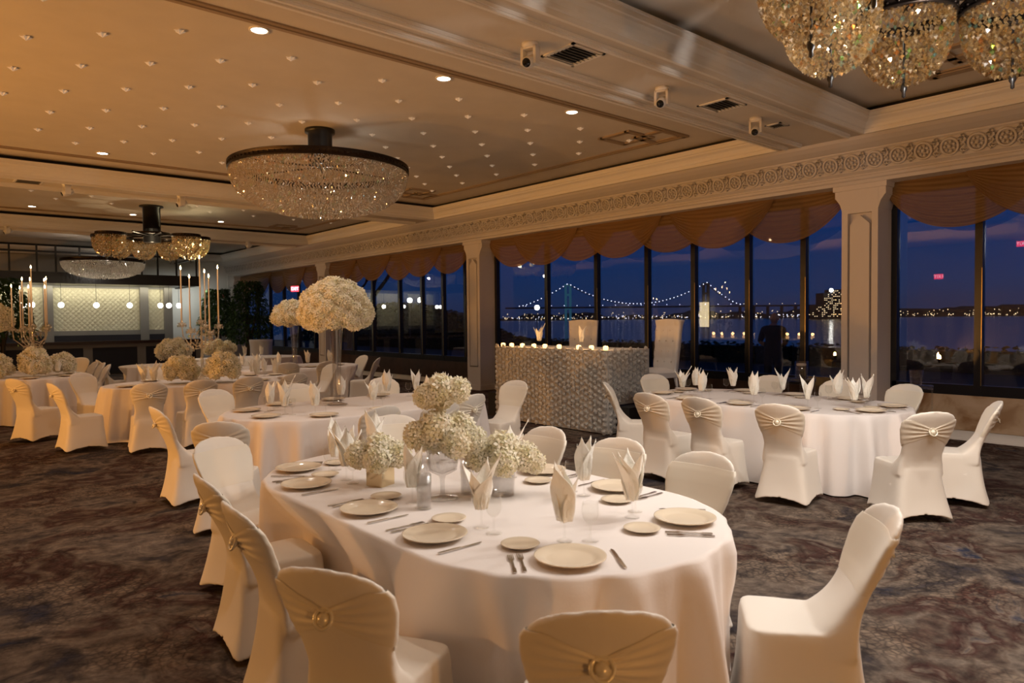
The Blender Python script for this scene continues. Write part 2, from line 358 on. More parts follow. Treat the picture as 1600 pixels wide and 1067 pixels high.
# cornice over the windows with its scroll frieze
cp = [(XW+.06, 3.54), (10.24, 3.54), (10.24, 3.585), (10.21, 3.60), (10.21, 3.635), (10.225, 3.65), (10.225, 3.665), (10.17, 3.70), (10.10, 3.945), (10.075, 3.96), (10.075, 3.98), (10.05, 3.985), (9.96, 4.03), (9.89, 4.08), (9.86, ZS), (XW+.06, ZS)]
co = struct('trim_9', MB().prism(cp, 1, YN, YF).mesh('cornice', M['relief']))
f = MB(); sp = .305; yy = -3.2
nrm = Vector((-.245, 0, -.07)).normalized()
def FP(y, h, out):   # point on the tilted frieze face
    return (10.135-.035*h/.122 - .012 + nrm.x*out, y, 3.8225+h + nrm.z*out)
while yy < 29.8:
    big = yy < 16
    nn = 18 if big else 9
    f.tube([FP(yy+.098*math.cos(2*PI*k/nn), .098*math.sin(2*PI*k/nn), .012) for k in range(nn)], .018, 5 if big else 4, True)
    f.sphere(FP(yy, 0, .02), .026, 7, 4)
    if big:
        for k in range(7): f.sphere(FP(yy+.055*math.cos(k*.898), .055*math.sin(k*.898), .014), .021, 6, 4)
    for s in (-1, 1):
        if big:
            for k in range(5):
                a = s*(.5+k*.28)
                f.tube([FP(yy+s*.11+.05*math.sin(k)*s, -.07+k*.035, .006), FP(yy+s*(.145+.012*k), -.085+k*.042, .02), FP(yy+s*.16, -.06+k*.045, .006)], .011, 4)
        f.tube([FP(yy+sp/2+s*.01, -s*.11, .01), FP(yy+sp/2+s*.035, -s*.05, .02), FP(yy+sp/2-s*.03, 0, .012)], .014, 4)
    yy += sp
obj('frieze_relief', f.mesh('frieze', M['relief'], True, False), co)

# columns
colY = [-4.4, 4.39, 13.37, 21.45, 29.75]
def column(y):
    x0, x1, h = 10.29, XW+.02, .25
    m = MB().box(x0+.09, x1, y-h, y+h, 0, 3.56)
    m.box(x0, x0+.095, y-h, y-h+.085, .12, 3.56).box(x0, x0+.095, y+h-.085, y+h, .12, 3.56)
    m.box(x0, x0+.095, y-h+.085, y+h-.085, 3.14, 3.56).box(x0, x0+.095, y-h+.085, y+h-.085, .12, .55)
    m.prism([(y-.135, .58), (y+.135, .58), (y+.135, 2.98), (y, 3.11), (y-.135, 2.98)], 0, x0, x0+.095)
    m.box(x0-.02, x1, y-h-.02, y+h+.02, 0, .12)
    # curved bracket capital
    br = [(0, 3.18), (.03, 3.28), (.085, 3.36), (.10, 3.37), (.10, 3.545), (0, 3.545)]
    m.prism([(y+h+a, b) for a, b in br], 0, x0+.005, x1); m.prism([(y-h-a, b) for a, b in br][::-1], 0, x0+.005, x1)
    m.box(x0-.025, x1, y-h-.12, y+h+.12, 3.47, 3.55)
    return m
for i, y in enumerate(colY): struct('trim_%d' % (10+i), column(y).mesh('column', M['column']))

# windows: black frames and one sheet of glass per bay
bays = [(-4.1, 4.12, [-2.2, -.6, .9, 2.0, 3.05]), (4.66, 13.1, [5.45, 6.42, 7.5, 8.55, 9.85, 11.33]), (13.64, 21.18, [14.32, 15.3, 16.3, 17.46, 18.99, 20.2]), (21.72, 29.48, [23.0, 24.3, 25.6, 26.9, 28.2])]
for i, (a, b, ms) in enumerate(bays):
    m = MB().box(XW-.04, XW+.06, a, b, .6, .74).box(XW-.04, XW+.06, a, b, 3.4, 3.52)
    m.box(XW-.04, XW+.06, a-.02, a+.06, .6, 3.52).box(XW-.04, XW+.06, b-.06, b+.02, .6, 3.52)
    for y in ms: m.box(XW-.045, XW+.06, y-.045, y+.045, .6, 3.52)
    bd = MB()
    for y in ms: bd.box(XW-.05, XW-.044, y-.045, y-.037, .74, 2.3)
    o = struct('window_%d' % (i+1), m.mesh('window_frame', M['frame']))
    obj('mullion_highlight', bd.mesh('bead', M['brass']), o)  # bright strips stand for the highlight along each mullion edge
    obj('glass_pane', MB().box(XW+.02, XW+.028, a, b, .7, 3.45).mesh('pane', M['pane']), o)

# ---------------------------------------------------------------- gold swag valances
def swag(yc, W, D, x0, seed, lop=0.):
    r = random.Random(seed); ph = r.random()*6
    def fn(u, v):
        s = 2*u-1; dep = max(0., (1-abs(s)**2.2))**.75
        y = yc + W/2*s*(1-.10*v*(1-abs(s))) + lop*v*dep
        z = 3.545 - v*D*dep - .02*v
        x = x0 - .10*math.sin(PI*min(1, v*.75+.12))*dep - .016*math.sin(v*2*PI*9+ph+s*1.5)*dep*(.3+.7*v)
        return (x, y, z)
    return smooth(MB().grid(fn, 40, 64).mesh('swag', M['swag'], False, False))
def valance(name, ycs, W, D, where, group, x0=10.56):
    n = len(ycs)
    for k, y in enumerate(ycs):
        ordn = ['first', 'second', 'third', 'fourth', 'fifth', 'sixth', 'seventh', 'eighth'][k]
        Wk = W[k] if isinstance(W, list) else W
        tag(obj('swag_valance', swag(y, Wk, D+rnd.uniform(-.03, .03), x0-(.085 if k % 2 else 0), 31*k+n)), 'gold sheer swag valance, %s %s' % (ordn, where), 'curtain', group)
valance('a', [3.22, 2.15, 1.05, -.1], 1.95, .70, 'from the panelled column in the right-hand window bay', 'swags over the right-hand window bay')
valance('b', [5.62, 6.8, 7.85, 8.98, 10.1, 11.1, 12.1], 2.0, .69, 'from the right in the bay showing the bridge', 'swags over the bridge window bay')
valance('c', [14.7, 15.9, 17.1, 18.4, 19.6, 20.4], 1.95, .70, 'from the right in the bay behind the giant flower ball', 'swags over the third window bay')
valance('d', [22.6, 24.0, 25.5, 27.0, 28.5], 2.0, .8, 'from the right in the farthest window bay', 'swags over the farthest window bay')

# ---------------------------------------------------------------- ceiling fixtures
def downlight(x, y, label, power, size=.95):
    t = thing('recessed_downlight', label, 'ceiling light', (x, y, ZT), 0, 'recessed downlights')
    obj('trim_ring', MB().lathe([(.095, -.001), (.095, -.012), (.075, -.012), (.07, -.001)], 24).mesh('ring', M['white'], True), t)
    obj('lamp', MB().lathe([(.0001, -.008), (.072, -.006)], 24).mesh('lamp', M['lamp']), t)
    l = bpy.data.lights.new('spot', 'SPOT'); l.energy = power; l.spot_size = 2.1; l.spot_blend = .8; l.color = (1, .90, .80); l.shadow_soft_size = .06
    lo = bpy.data.objects.new('downlight_beam', l); C.objects.link(lo); lo.parent = t; lo.location = (0, 0, -.03)
DL = 80
for x, y, d in ((.45, 6.62, 'first from the aisle wall in the row above the nearest tables'), (2.6, 6.62, 'high above the oval table with the giant flower ball, beside the dark border'), (4.71, 6.62, 'middle one of the row nearest the main chandelier'), (6.78, 6.62, 'last of its row, nearest the window cornice'),
                (2.49, 12.97, 'just beyond the main chandelier, aisle side'), (4.6, 12.97, 'hidden behind the main chandelier bowl'), (6.75, 12.97, 'behind the main chandelier, window side'),
                (2.32, 19.8, 'in the far bay, aisle side'), (4.45, 19.82, 'in the far bay beside the dark chandelier post'), (6.61, 19.81, 'in the far bay on the window side'), (5.27, 28.4, 'over the bar canopy at the far end')):
    downlight(x, y, 'recessed downlight '+d, DL)
for x, d in ((.5, 'first from the aisle over the closest table'), (2.6, 'second from the aisle over the closest table'), (4.7, 'third from the aisle near the closest chandelier')): downlight(x, 2.45, 'recessed downlight '+d, DL*.72)

def ceil_cam(x, y, rz, label):
    t = thing('ceiling_camera', label, 'camera', (x, y, ZS), rz, 'white pan-tilt cameras under the ceiling beams')
    obj('mount', MB().lathe([(.0001, 0), (.075, 0), (.075, -.03), (.06, -.045), (.0001, -.045)], 20).mesh('mount', M['camwhite'], True), t)
    arm = MB()
    for s in (-1, 1): arm.box(s*.062-.012, s*.062+.012, -.045, .045, -.19, -.03)
    arm.box(-.074, .074, -.045, .045, -.055, -.03); obj('yoke', arm.mesh('yoke', M['camwhite']), t)
    h = obj('head', MB().lathe([(.0001, -.11), (.035, -.105), (.052, -.06), (.055, .02), (.048, .075), (.04, .085)], 18).mesh('head', M['camwhite'], True), t, (0, 0, -.155), (math.radians(115), 0, 0))
    obj('lens', MB().lathe([(.04, .083), (.036, .09), (.0001, .094)], 18).mesh('lens', M['lens'], True), h)
for x, y, rz, d in ((4.27, 4.68, -1.2, 'beside the square vent on the nearest beam'), (6.16, 4.68, -1.2, 'middle one on the nearest beam, between two vents'), (7.99, 4.66, -1.2, 'closest to the window cornice on the nearest beam'),
                    (2.21, 14.45, -1.5, 'on the beam past the main chandelier, aisle side'), (4.1, 14.5, -1.5, 'on the beam just left of the main chandelier bowl'), (1.99, 21.4, -1.5, 'on the far beam before the bar, aisle side'), (7.97, 21.5, -1.5, 'on the far beam nearest the window wall')):
    ceil_cam(x, y, rz, 'white pan-tilt camera '+d)
def vent(x, y, s, label):
    t = thing('air_vent', label, 'vent', (x, y, ZS), 0, 'square ceiling air vents')
    m = MB(); 
    for k, q in enumerate((1, .9)): 
        a = s*q; m.box(-a, a, -a, -a+.03, -.014+.004*k, 0).box(-a, a, a-.03, a, -.014+.004*k, 0).box(-a, -a+.03, -a, a, -.014+.004*k, 0).box(a-.03, a, -a, a, -.014+.004*k, 0)
    obj('frame', m.mesh('vent_frame', M['white']), t)
    b = MB(); n = 8
    for k in range(n):
        y_ = -s*.82+k*s*1.64/(n-1); b.box(-s*.85, s*.85, -.012, .012, -.002, .002, Matrix.Translation((0, y_, -.008)) @ Matrix.Rotation(.7, 4, 'X'))
    obj('louvres', b.mesh('louvres', M['greywood']), t)
    obj('backing', MB().box(-s*.88, s*.88, -s*.88, s*.88, -.002, -.0005).mesh('backing', M['black']), t)
vent(4.75, 4.62, .21, 'large square air vent next to the ceiling camera on the nearest beam'); vent(7.19, 4.62, .2, 'square air vent on the nearest beam between two ceiling cameras')
vent(8.5, 4.66, .11, 'small square vent on the nearest beam by the window cornice'); vent(1.67, 14.6, .2, 'square air vent on the beam past the main chandelier')

star0 = thing('ceiling_star_light', 'tiny crystal star light set in the amber tray ceiling', 'ceiling light', (0, 0, 0), 0, 'crystal star lights dotted over the tray ceiling')
obj('collar', MB().lathe([(.0001, -.004), (.018, -.004), (.02, 0)], 10).mesh('collar', M['white'], True), star0)
s_ = MB()
for k in range(6):
    a = k*PI/3; s_.add([(.056*math.cos(a), .056*math.sin(a), -.01), (.012*math.cos(a+.5), .012*math.sin(a+.5), -.006), (.012*math.cos(a-.5), .012*math.sin(a-.5), -.006), (0, 0, -.045)], [(0, 1, 3), (0, 3, 2), (0, 2, 1)])
obj('crystal', s_.mesh('star', M['star'], False, False), star0)
pts = []
for i in range(-1, 8):
    for j in range(-1, 5):
        for ox, oy in ((.95, 8.16), (1.49, 7.62)):
            x, y = ox+1.08*i, oy+1.07*j
            if .2 < x < 8.7 and 6.9 < y < 13.1 and not (abs(x-4.59) < .3 and abs(y-9.52) < .3): pts.append((x, y))
for i in range(0, 8):
    for ox, oy in ((.95, 17.4), (1.49, 18.2)):
        if abs(ox+1.08*i-4.5) > .4: pts.append((ox+1.08*i, oy))
for k, (x, y) in enumerate(pts):
    if k == 0: star0.location = (x, y, ZT)
    else: dup(star0, (x, y, ZT), 0, star0['label'])

# ---------------------------------------------------------------- chandeliers
def bowl_beads(R, H, rows, per, br, top=0., pw=2.4):
    m = MB()
    for j in range(rows):
        v = j/(rows-1); r = R*max(.0, 1-v**pw)**.5 if v < .999 else .02; z = -top-H*v
        r = max(r, .03); n = max(3, int(per*r/R))
        for k in range(n):
            a = 2*PI*(k+.5*(j % 2))/n
            a += rnd.uniform(-.2, .2)/n*6; m.gem((r*math.cos(a), r*math.sin(a), z+rnd.uniform(-.005, .005)), br*rnd.uniform(.75, 1.15), br*1.3, rnd)
    return m
def rim_band(R, z0, z1, studs):
    m = MB().lathe([(R-.02, z0), (R+.015, z0), (R+.02, z0+.012), (R+.005, z0+.02), (R+.005, z1-.02), (R+.02, z1-.012), (R+.015, z1), (R-.02, z1)], 72)
    for k in range(studs):
        a = 2*PI*k/studs; m.octa(((R+.008)*math.cos(a), (R+.008)*math.sin(a), (z0+z1)/2), .016, .016)
    return m
def big_bowl(loc, R, H, drop, label, rows, per, br, inner=0):
    t = thing('crystal_bowl_chandelier', label, 'chandelier', loc, 0, 'crystal chandeliers')
    obj('ceiling_cup', MB().lathe([(.0001, 0), (.21, 0), (.21, -.05), (.17, -.06), (.17, -drop), (.0001, -drop)], 28).mesh('cup', M['black'], True), t)
    zr = -drop-.02
    obj('rim_band', rim_band(R, zr-.10, zr, 96).mesh('rim', M['bronze'], True), t)
    sp_ = MB()
    for k in range(6):
        a = k*PI/3; sp_.tube([(0, 0, zr-.01), (R*math.cos(a), R*math.sin(a), zr-.04)], .014, 6)
    obj('spokes', sp_.mesh('spokes', M['bronze']), t)
    b = obj('crystal_bowl', bowl_beads(R-.01, H, rows, per, br, -zr+.10).mesh('bowl', M['crystal'], False, False), t); b['kind'] = 'stuff'
    l = bpy.data.lights.new('glow', 'POINT'); l.energy = 14; l.color = (1, .70, .38); l.shadow_soft_size = .05
    lo = bpy.data.objects.new('chandelier_glow', l); C.objects.link(lo); lo.parent = t; lo.location = (0, 0, zr+.06)
    if inner:
        l = bpy.data.lights.new('glow', 'POINT'); l.energy = inner; l.color = (1, .92, .8); l.shadow_soft_size = .04
        lo = bpy.data.objects.new('bowl_glow', l); C.objects.link(lo); lo.parent = t; lo.location = (0, 0, zr-.22)
    return t
big_bowl((4.59, 9.52, ZT), 1.24, .62, .50, 'large crystal bowl chandelier with a black post, centre of the amber ceiling', 38, 190, .0165, 8)
big_bowl((4.75, 25.0, ZT), 1.15, .50, .74, 'far crystal bowl chandelier hanging in front of the bar', 24, 130, .018, 30)
def multi(loc, label, skip, lit, drop=.52, rows=22, per=64, lamp_w=30, lamp_col=(1, .8, .5), RR=1.05, spot=0, plate=(.66, 1.0)):
    t = thing('crystal_basket_chandelier', label, 'chandelier', loc, 0, 'crystal chandeliers')
    obj('ceiling_cup', MB().lathe([(.0001, 0), (.26, 0), (.26, -.03), (.19, -.04), (.19, -.85), (.0001, -.86)], 28).mesh('cup', M['black'], True), t)
    obj('ring_plate', MB().lathe([(plate[0], -drop), (plate[1]-.02, -drop), (plate[1], -drop+.02), (plate[1]-.02, -drop+.05), (plate[0], -drop+.05), (plate[0], -drop)], 64).mesh('plate', M['bronze'], True), t)
    sp_ = MB()
    for k in range(10):
        a = math.radians(16+36*k); sp_.tube([(.15*math.cos(a), .15*math.sin(a), -drop-.02), (RR*math.cos(a), RR*math.sin(a), -drop-.02)], .018, 6)
    obj('arms', sp_.mesh('arms', M['bronze']), t)
    bm_ = None
    for k in range(10):
        if k in skip: continue
        a = math.radians(16+36*k); L_ = (RR*math.cos(a), RR*math.sin(a), -drop-.02)
        if bm_ is None:
            bm_ = bowl_beads(.295, .43, rows, per, .016, .07, 2.6).mesh('basket', M['crystal2'], False, False); rm_ = rim_band(.30, -.07, 0, 28).mesh('rim', M['bronze'], True)
            fi_ = MB().lathe([(.0001, -.48), (.018, -.495), (.022, -.53), (.012, -.55), (.012, -.58), (.0001, -.59)], 12).tube([(0, 0, -.50), (0, 0, -.1)], .008, 6).mesh('finial', M['black'], True)
            bu_ = MB().sphere((.08, 0, -.17), .026, 8, 5).sphere((-.08, 0, -.17), .026, 8, 5).mesh('bulbs', M['bulb'], True)
        b = obj('crystal_basket', bm_, t, L_, (0, 0, k*.7)); b['kind'] = 'stuff'
        obj('rim_band', rm_, b); obj('finial', fi_, b)
        if k in lit: obj('bulb', bu_, b)
        if k in lit:
            l = bpy.data.lights.new('glow', 'POINT'); l.energy = lit[k]; l.color = (1, .88, .5); l.shadow_soft_size = .06
            lo = bpy.data.objects.new('basket_glow', l); C.objects.link(lo); lo.parent = t; lo.location = (L_[0], L_[1], L_[2]-.2)
    l = bpy.data.lights.new('glow', 'POINT'); l.energy = lamp_w; l.color = lamp_col; l.shadow_soft_size = .04
    lo = bpy.data.objects.new('chandelier_glow', l); C.objects.link(lo); lo.parent = t; lo.location = (0, 0, -drop-.55)
    if spot:
        for k in range(10):
            a = math.radians(16+36*k); l = bpy.data.lights.new('glow', 'SPOT'); l.energy = spot/10; l.color = lamp_col; l.shadow_soft_size = .05; l.spot_size = 2.8; l.spot_blend = .5
            lo = bpy.data.objects.new('basket_down_glow', l); C.objects.link(lo); lo.parent = t; lo.location = (RR*math.cos(a), RR*math.sin(a), -drop-.66)
multi((4.6, 1.12, ZT), 'nearest crystal chandelier of hanging bead baskets, cut off by the picture edge', (), {}, rows=18, per=54, lamp_w=88, lamp_col=(1, .94, .89), spot=400, drop=.64)
multi((4.47, 18.16, ZT), 'crystal chandelier of bead baskets around a black post in the far bay', (6, 7), {0: 7, 9: 3}, lamp_w=24, drop=.68, plate=(.25, .42), RR=.95, rows=17, per=50)
CHAIRS = []
# ---------------------------------------------------------------- covered banquet chairs
def lerp_tab(t, z):
    for (a, b), (c, d) in zip(t, t[1:]):
        if z <= c: k = (z-a)/(c-a); k = max(0, min(1, k)); return b+(d-b)*k
    return t[-1][1]
WB = [(.38, .19), (.46, .182), (.55, .165), (.62, .172), (.70, .192), (.78, .21), (.84, .212), (.88, .196), (.91, .165), (.93, .12), (.941, .06), (.944, .01)]
YB = [(.38, -.195), (.46, -.20), (.55, -.212), (.62, -.228), (.70, -.252), (.78, -.285), (.86, -.322), (.944, -.352)]
TB = [(.38, .03), (.55, .026), (.80, .022), (.9, .018), (.944, .008)]
def back_pt(th, z, off=0.):
    w_, t_, y_ = lerp_tab(WB, z)+off, lerp_tab(TB, z)+off, lerp_tab(YB, z)
    c_, s_ = math.cos(th), math.sin(th); e = .62
    x = w_*math.copysign(abs(c_)**e, c_); d = t_*math.copysign(abs(s_)**e, s_)
    if s_ > 0: y_ += .15*math.exp(-max(0, z-.45)/.075)*s_**.3
    y = y_ + d - .045*(1-(x/.21)**2)*(0 if z < .5 else min(1, (z-.5)/.2)) + .02
    return (x, y, z)
def chair_cover():
    m = MB(); n = 48
    def low(u, v):
        th = 2*PI*u; z = .47*(1-v); c_, s_ = math.cos(th), math.sin(th); e = .32
        cx = math.copysign(abs(c_)**e, c_); cy = math.copysign(abs(s_)**e, s_)
        k = v**1.5; fr = (cy+1)/2; hx = (.205+.05*k)*fr+(.168+.090*v**1.2)*(1-fr); yf = .215+.045*k; yb = .215+.075*k
        sd = min(1, abs(cy) if abs(c_) > abs(s_) else abs(cx)); corner = sd*sd
        pinch = 1-.055*(1-corner)*min(1, v*1.6)
        hem = .062*(1-corner)*v**4 + .012*v
        x = cx*hx*pinch; y = (cy*yf if cy > 0 else cy*yb)*pinch
        if v < .06: x *= .975; y *= .975
        return (x, y, max(z, 0)+hem)
    m.grid(low, n, 26, True)
    top = [i for i in range(n)]; bot = [25*n+i for i in range(n)]
    ct = len(m.v); m.v.append((0, .01, .478)); cb = len(m.v); m.v.append((0, 0, .12))
    m.f += [(top[i], top[(i+1) % n], ct) for i in range(n)] + [(bot[(i+1) % n], bot[i], cb) for i in range(n)]
    me1 = m.mesh('low', M['spandex'])
    b = MB(); zs = [.38+.564*(j/39) for j in range(40)]
    b.grid(lambda u, v: back_pt(2*PI*u, .38+.564*v), 40, 48, True)
    k = len(b.v)-40; b.f += [tuple(range(40))[::-1], tuple(range(k, k+40))]
    bm = bmesh.new(); bm.from_mesh(me1); bm.from_mesh(b.mesh('b', M['spandex'])); me = bpy.data.meshes.new('cover'); bm.to_mesh(me); bm.free(); me.materials.append(M['spandex'])
    me.transform(Matrix.Diagonal((1, 1, .98, 1)))
    return smooth(bake(me, ('REMESH', dict(mode='VOXEL', voxel_size=.008)), ('SMOOTH', dict(factor=.5, iterations=12)), ('DECIMATE', dict(ratio=.3))))
def chair_sash():
    m = MB(); zc = .77
    def fn(u, v):
        th = 2*PI*u; s_ = math.sin(th); x0 = back_pt(th, zc)[0]
        if s_ < 0:
            e = min(1, abs(x0)/.2); half = .026+.090*e**.85; c_ = zc-.004*(1-e)
        else: half = .124; c_ = zc-.012
        z = c_ + half*(2*v-1); z = min(z, .868)
        rip = 0.
        if s_ < 0: rip = .0045*math.cos(v*2*PI*4.5)*min(1, (1-abs(x0)/.215)*2.2+.15) + .006*(1-min(1, abs(x0)/.05))
        return back_pt(th, z, .0015+(.004+rip)*min(1, 6*v, 6*(1-v)))
    m.grid(fn, 72, 30, True)
    me = m.mesh('sash', M['sash'], True, False); me.transform(Matrix.Diagonal((1, 1, .98, 1))); return me
chair0 = thing('banquet_chair', 'x', 'chair', (0, 0, 0))
obj('cover', chair_cover(), chair0); obj('sash', chair_sash(), chair0)
bk = MB(); bk.tube([(.031*math.cos(2*PI*k/20), 0, .031*math.sin(2*PI*k/20)) for k in range(20)], .0062, 7, True)
bk.sphere((0, .006, 0), .022, 10, 6)
obj('buckle', bk.mesh('buckle', M['buckle'], True), chair0, (0, -.350, .754), (math.radians(-22), 0, 0))
used = []
def chair(x, y, deg, label, group):
    rz = math.radians(deg-90); CHAIRS.append((x, y, math.radians(deg)))
    if not used:
        chair0.location = (x, y, 0); chair0.rotation_euler = (0, 0, rz); chair0['label'] = label; chair0['group'] = group; used.append(1); return chair0
    return dup(chair0, (x, y, 0), rz, label, group)
def chair_b(x, y, deg, label, group, o=.35):   # given where the top of its back stands
    a = math.radians(deg); return chair(x+o*math.cos(a), y+o*math.sin(a), deg, label, group)
G1 = 'covered chairs at the nearest oval table'
chair_b(1.37, 1.24, 51, 'white covered chair at the near tip of the closest table, its buckled back to us', G1)
chair_b(.96, 2.03, 30, 'white covered chair at the closest table, pleated amber-lit back, left of the near tip', G1)
chair_b(1.02, 3.00, -4, 'white covered chair seen edge-on, middle of three along the aisle side of the closest table', G1)
chair_b(1.10, 3.66, -4, 'white covered chair seen edge-on on the aisle side, partly hidden behind the middle one', G1)
chair_b(1.53, 4.78, 291, 'white covered chair facing us at the far aisle corner of the closest table', G1)
chair_b(2.94, 1.13, 127, 'white covered chair with curved back and bare seat, standing alone right of the near tip', G1)
chair_b(3.40, 2.28, 180, 'amber-lit covered chair facing us beside the rightmost dinner plate of the closest table', G1)
chair_b(3.42, 2.92, 186, 'white covered chair with round rimmed back behind the big flame-folded napkins', G1)
chair_b(3.42, 3.58, 180, 'white covered chair on the window side behind the right-hand hydrangea vase', G1)
chair_b(2.95, 4.92, 250, 'pinkish covered chair at the far end of the closest table, behind the low flowers', G1)
G3 = 'covered chairs at the giant flower ball table'
chair_b(1.80, 5.56, 58, 'covered chair with dark buckled back at the near aisle corner of the flower ball table', G3)
chair_b(3.22, 5.50, 95, 'pale covered chair, back to us, behind the low cube of hydrangeas', G3)
chair_b(3.80, 5.40, 90, 'pale covered chair, back to us, directly left of the stacked hydrangeas', G3)
chair_b(4.41, 5.72, 100, 'bluish covered chair with buckled back just right of the stacked hydrangeas', G3)
chair_b(5.75, 6.60, 190, 'white covered chair seen from its side in front of the rosette head table', G3)
chair_b(1.69, 6.96, 0, 'white covered chair in full profile at the left end of the flower ball table', G3)
chair_b(2.62, 8.25, 285, 'white covered chair facing us across the left end of the flower ball table', G3)
chair_b(3.60, 8.25, 270, 'white covered chair facing us behind the tall trumpet vase', G3)
chair_b(4.80, 8.25, 265, 'white covered chair facing us behind the right end of the flower ball table', G3)
G2 = 'covered chairs at the window-side oval table'
chair_b(6.30, 5.62, -52, 'white covered chair facing right at the far left corner, in front of the rosette cloth', G2)
chair_b(5.72, 4.55, 0, 'white covered chair with buckled back, leftmost of three at the window-side table', G2)
chair_b(5.73, 3.95, 2, 'white covered chair with buckled back, middle of three at the window-side table', G2)
chair_b(5.77, 3.16, 10, 'white covered chair with buckled back, largest of three at the window-side table', G2)
chair_b(6.14, 2.04, 50, 'bright white covered chair with ring buckle at the near end of the window-side table', G2)
chair_b(7.27, 1.90, 112, 'white covered chair turned sideways against the tan marble wall, farthest right', G2)
chair_b(7.66, 6.0, 250, 'white covered chair at the far end of the window-side table, behind paired napkins', G2)
chair_b(8.52, 4.75, 182, 'white covered chair across the window-side table, below the floating candle', G2)
chair_b(8.45, 3.82, 182, 'white covered chair across the window-side table, in front of the panelled column', G2)
chair_b(8.40, 3.05, 165, 'white covered chair across the window-side table, nearest the clear acrylic stand', G2)
G4 = 'covered chairs at the crystal candelabra table'
chair_b(1.40, 10.75, 8, 'white covered chair in profile at the left end of the candelabra table', G4)
chair_b(2.02, 12.55, 296, 'warm-lit covered chair facing us, behind the left end of the candelabra table', G4)
chair_b(2.33, 9.78, 80, 'grey-lit covered chair, back to us, leftmost along the candelabra table', G4)
chair_b(2.97, 9.76, 90, 'grey-lit covered chair, back to us, second along the candelabra table', G4)
chair_b(3.62, 9.80, 92, 'grey-lit covered chair, back to us, third along the candelabra table', G4)
chair_b(4.35, 9.95, 95, 'covered chair, back to us, hidden behind the first napkins of the candelabra table', G4)
chair_b(5.75, 11.6, 185, 'covered chair at the right end of the candelabra table', G4)
chair_b(3.2, 13.1, 270, 'covered chair facing us behind the hydrangea mounds of the candelabra table', G4)
chair_b(4.0, 13.1, 270, 'covered chair facing us, right of the crystal candelabra', G4)
G5 = 'covered chairs at the far tables'
chair_b(1.12, 12.0, 30, 'white covered chair cut off by the left picture edge', G5)
chair_b(2.84, 14.75, 176, 'covered chair on the right of the far left candle table', G5)
chair_b(2.88, 15.45, 180, 'covered chair second on the right of the far left candle table', G5)
chair_b(2.86, 16.05, 185, 'covered chair third on the right of the far left candle table', G5)
chair_b(2.95, 18.2, 235, 'covered chair standing alone against the dark bar panels', G5)
chair_b(3.02, 16.75, 0, 'covered chair left end of the table with the yellow hydrangea', G5)
chair_b(4.96, 18.5, 0, 'shadowed covered chair in front of the bar, left of the yellow hydrangea', G5)
chair_b(4.3, 15.5, 90, 'covered chair, back to us, below the yellow hydrangea', G5)
chair_b(5.34, 12.55, 75, 'covered chair with buckled back between the two trumpet vase tables', G5)
chair_b(6.1, 12.45, 90, 'covered chair, back to us, behind the giant trumpet vase', G5)
chair_b(7.35, 12.75, 140, 'amber-lit covered chair right of the small trumpet vase table', G5)
chair_b(7.65, 13.9, 185, 'covered chair at the window end of the small trumpet vase table', G5)
chair_b(5.61, 15.1, 270, 'covered chair facing us behind the small trumpet vase table', G5)

# ---------------------------------------------------------------- oval banquet tables
TZ = .757
def outline(hl, R, n):
    """racetrack, long axis x; returns (x, y, nx, ny, curved)"""
    per = 4*hl+2*PI*R; out = []
    for i in range(n):
        s = per*i/n
        if s < 2*hl: out.append((-hl+s, -R, 0, -1, 0.))
        elif s < 2*hl+PI*R: a = -PI/2+(s-2*hl)/R; out.append((hl+R*math.cos(a), R*math.sin(a), math.cos(a), math.sin(a), math.sin((s-2*hl)/R)**.5))
        elif s < 4*hl+PI*R: out.append((hl-(s-2*hl-PI*R), R, 0, 1, 0.))
        else: a = PI/2+(s-4*hl-PI*R)/R; out.append((-hl+R*math.cos(a), R*math.sin(a), math.cos(a), math.sin(a), max(0, math.sin((s-4*hl-PI*R)/R))**.5))
    return out
def tuck(x, y, z, tf):
    """the hanging cloth is pushed in under the table by the seats that stand against it"""
    w_ = min(1, max(0, (.745-z)/.27))
    if w_ <= 0: return (x, y, z)
    cx, cy, a = tf; ca, sa = math.cos(a), math.sin(a)
    X, Y = cx+x*ca-y*sa, cy+x*sa+y*ca
    for qx, qy, qa in CHAIRS:
        fx, fy = math.cos(qa), math.sin(qa); u = (X-qx)*fx+(Y-qy)*fy; s = abs((X-qx)*fy-(Y-qy)*fx)
        if -.35 < u < .262 and s < .55 and (cx-qx)*fx+(cy-qy)*fy > .3:
            q_ = min(1, max(0, (.55-s)/.27)); q_ = q_*q_*(3-2*q_); lim = .262*q_ - .5*(1-q_) if q_ < 1 else .262
            g_ = max(0, .262-u)*q_*w_
            X += fx*g_; Y += fy*g_
    dx, dy = X-cx, Y-cy; return (dx*ca+dy*sa, -dx*sa+dy*ca, z)
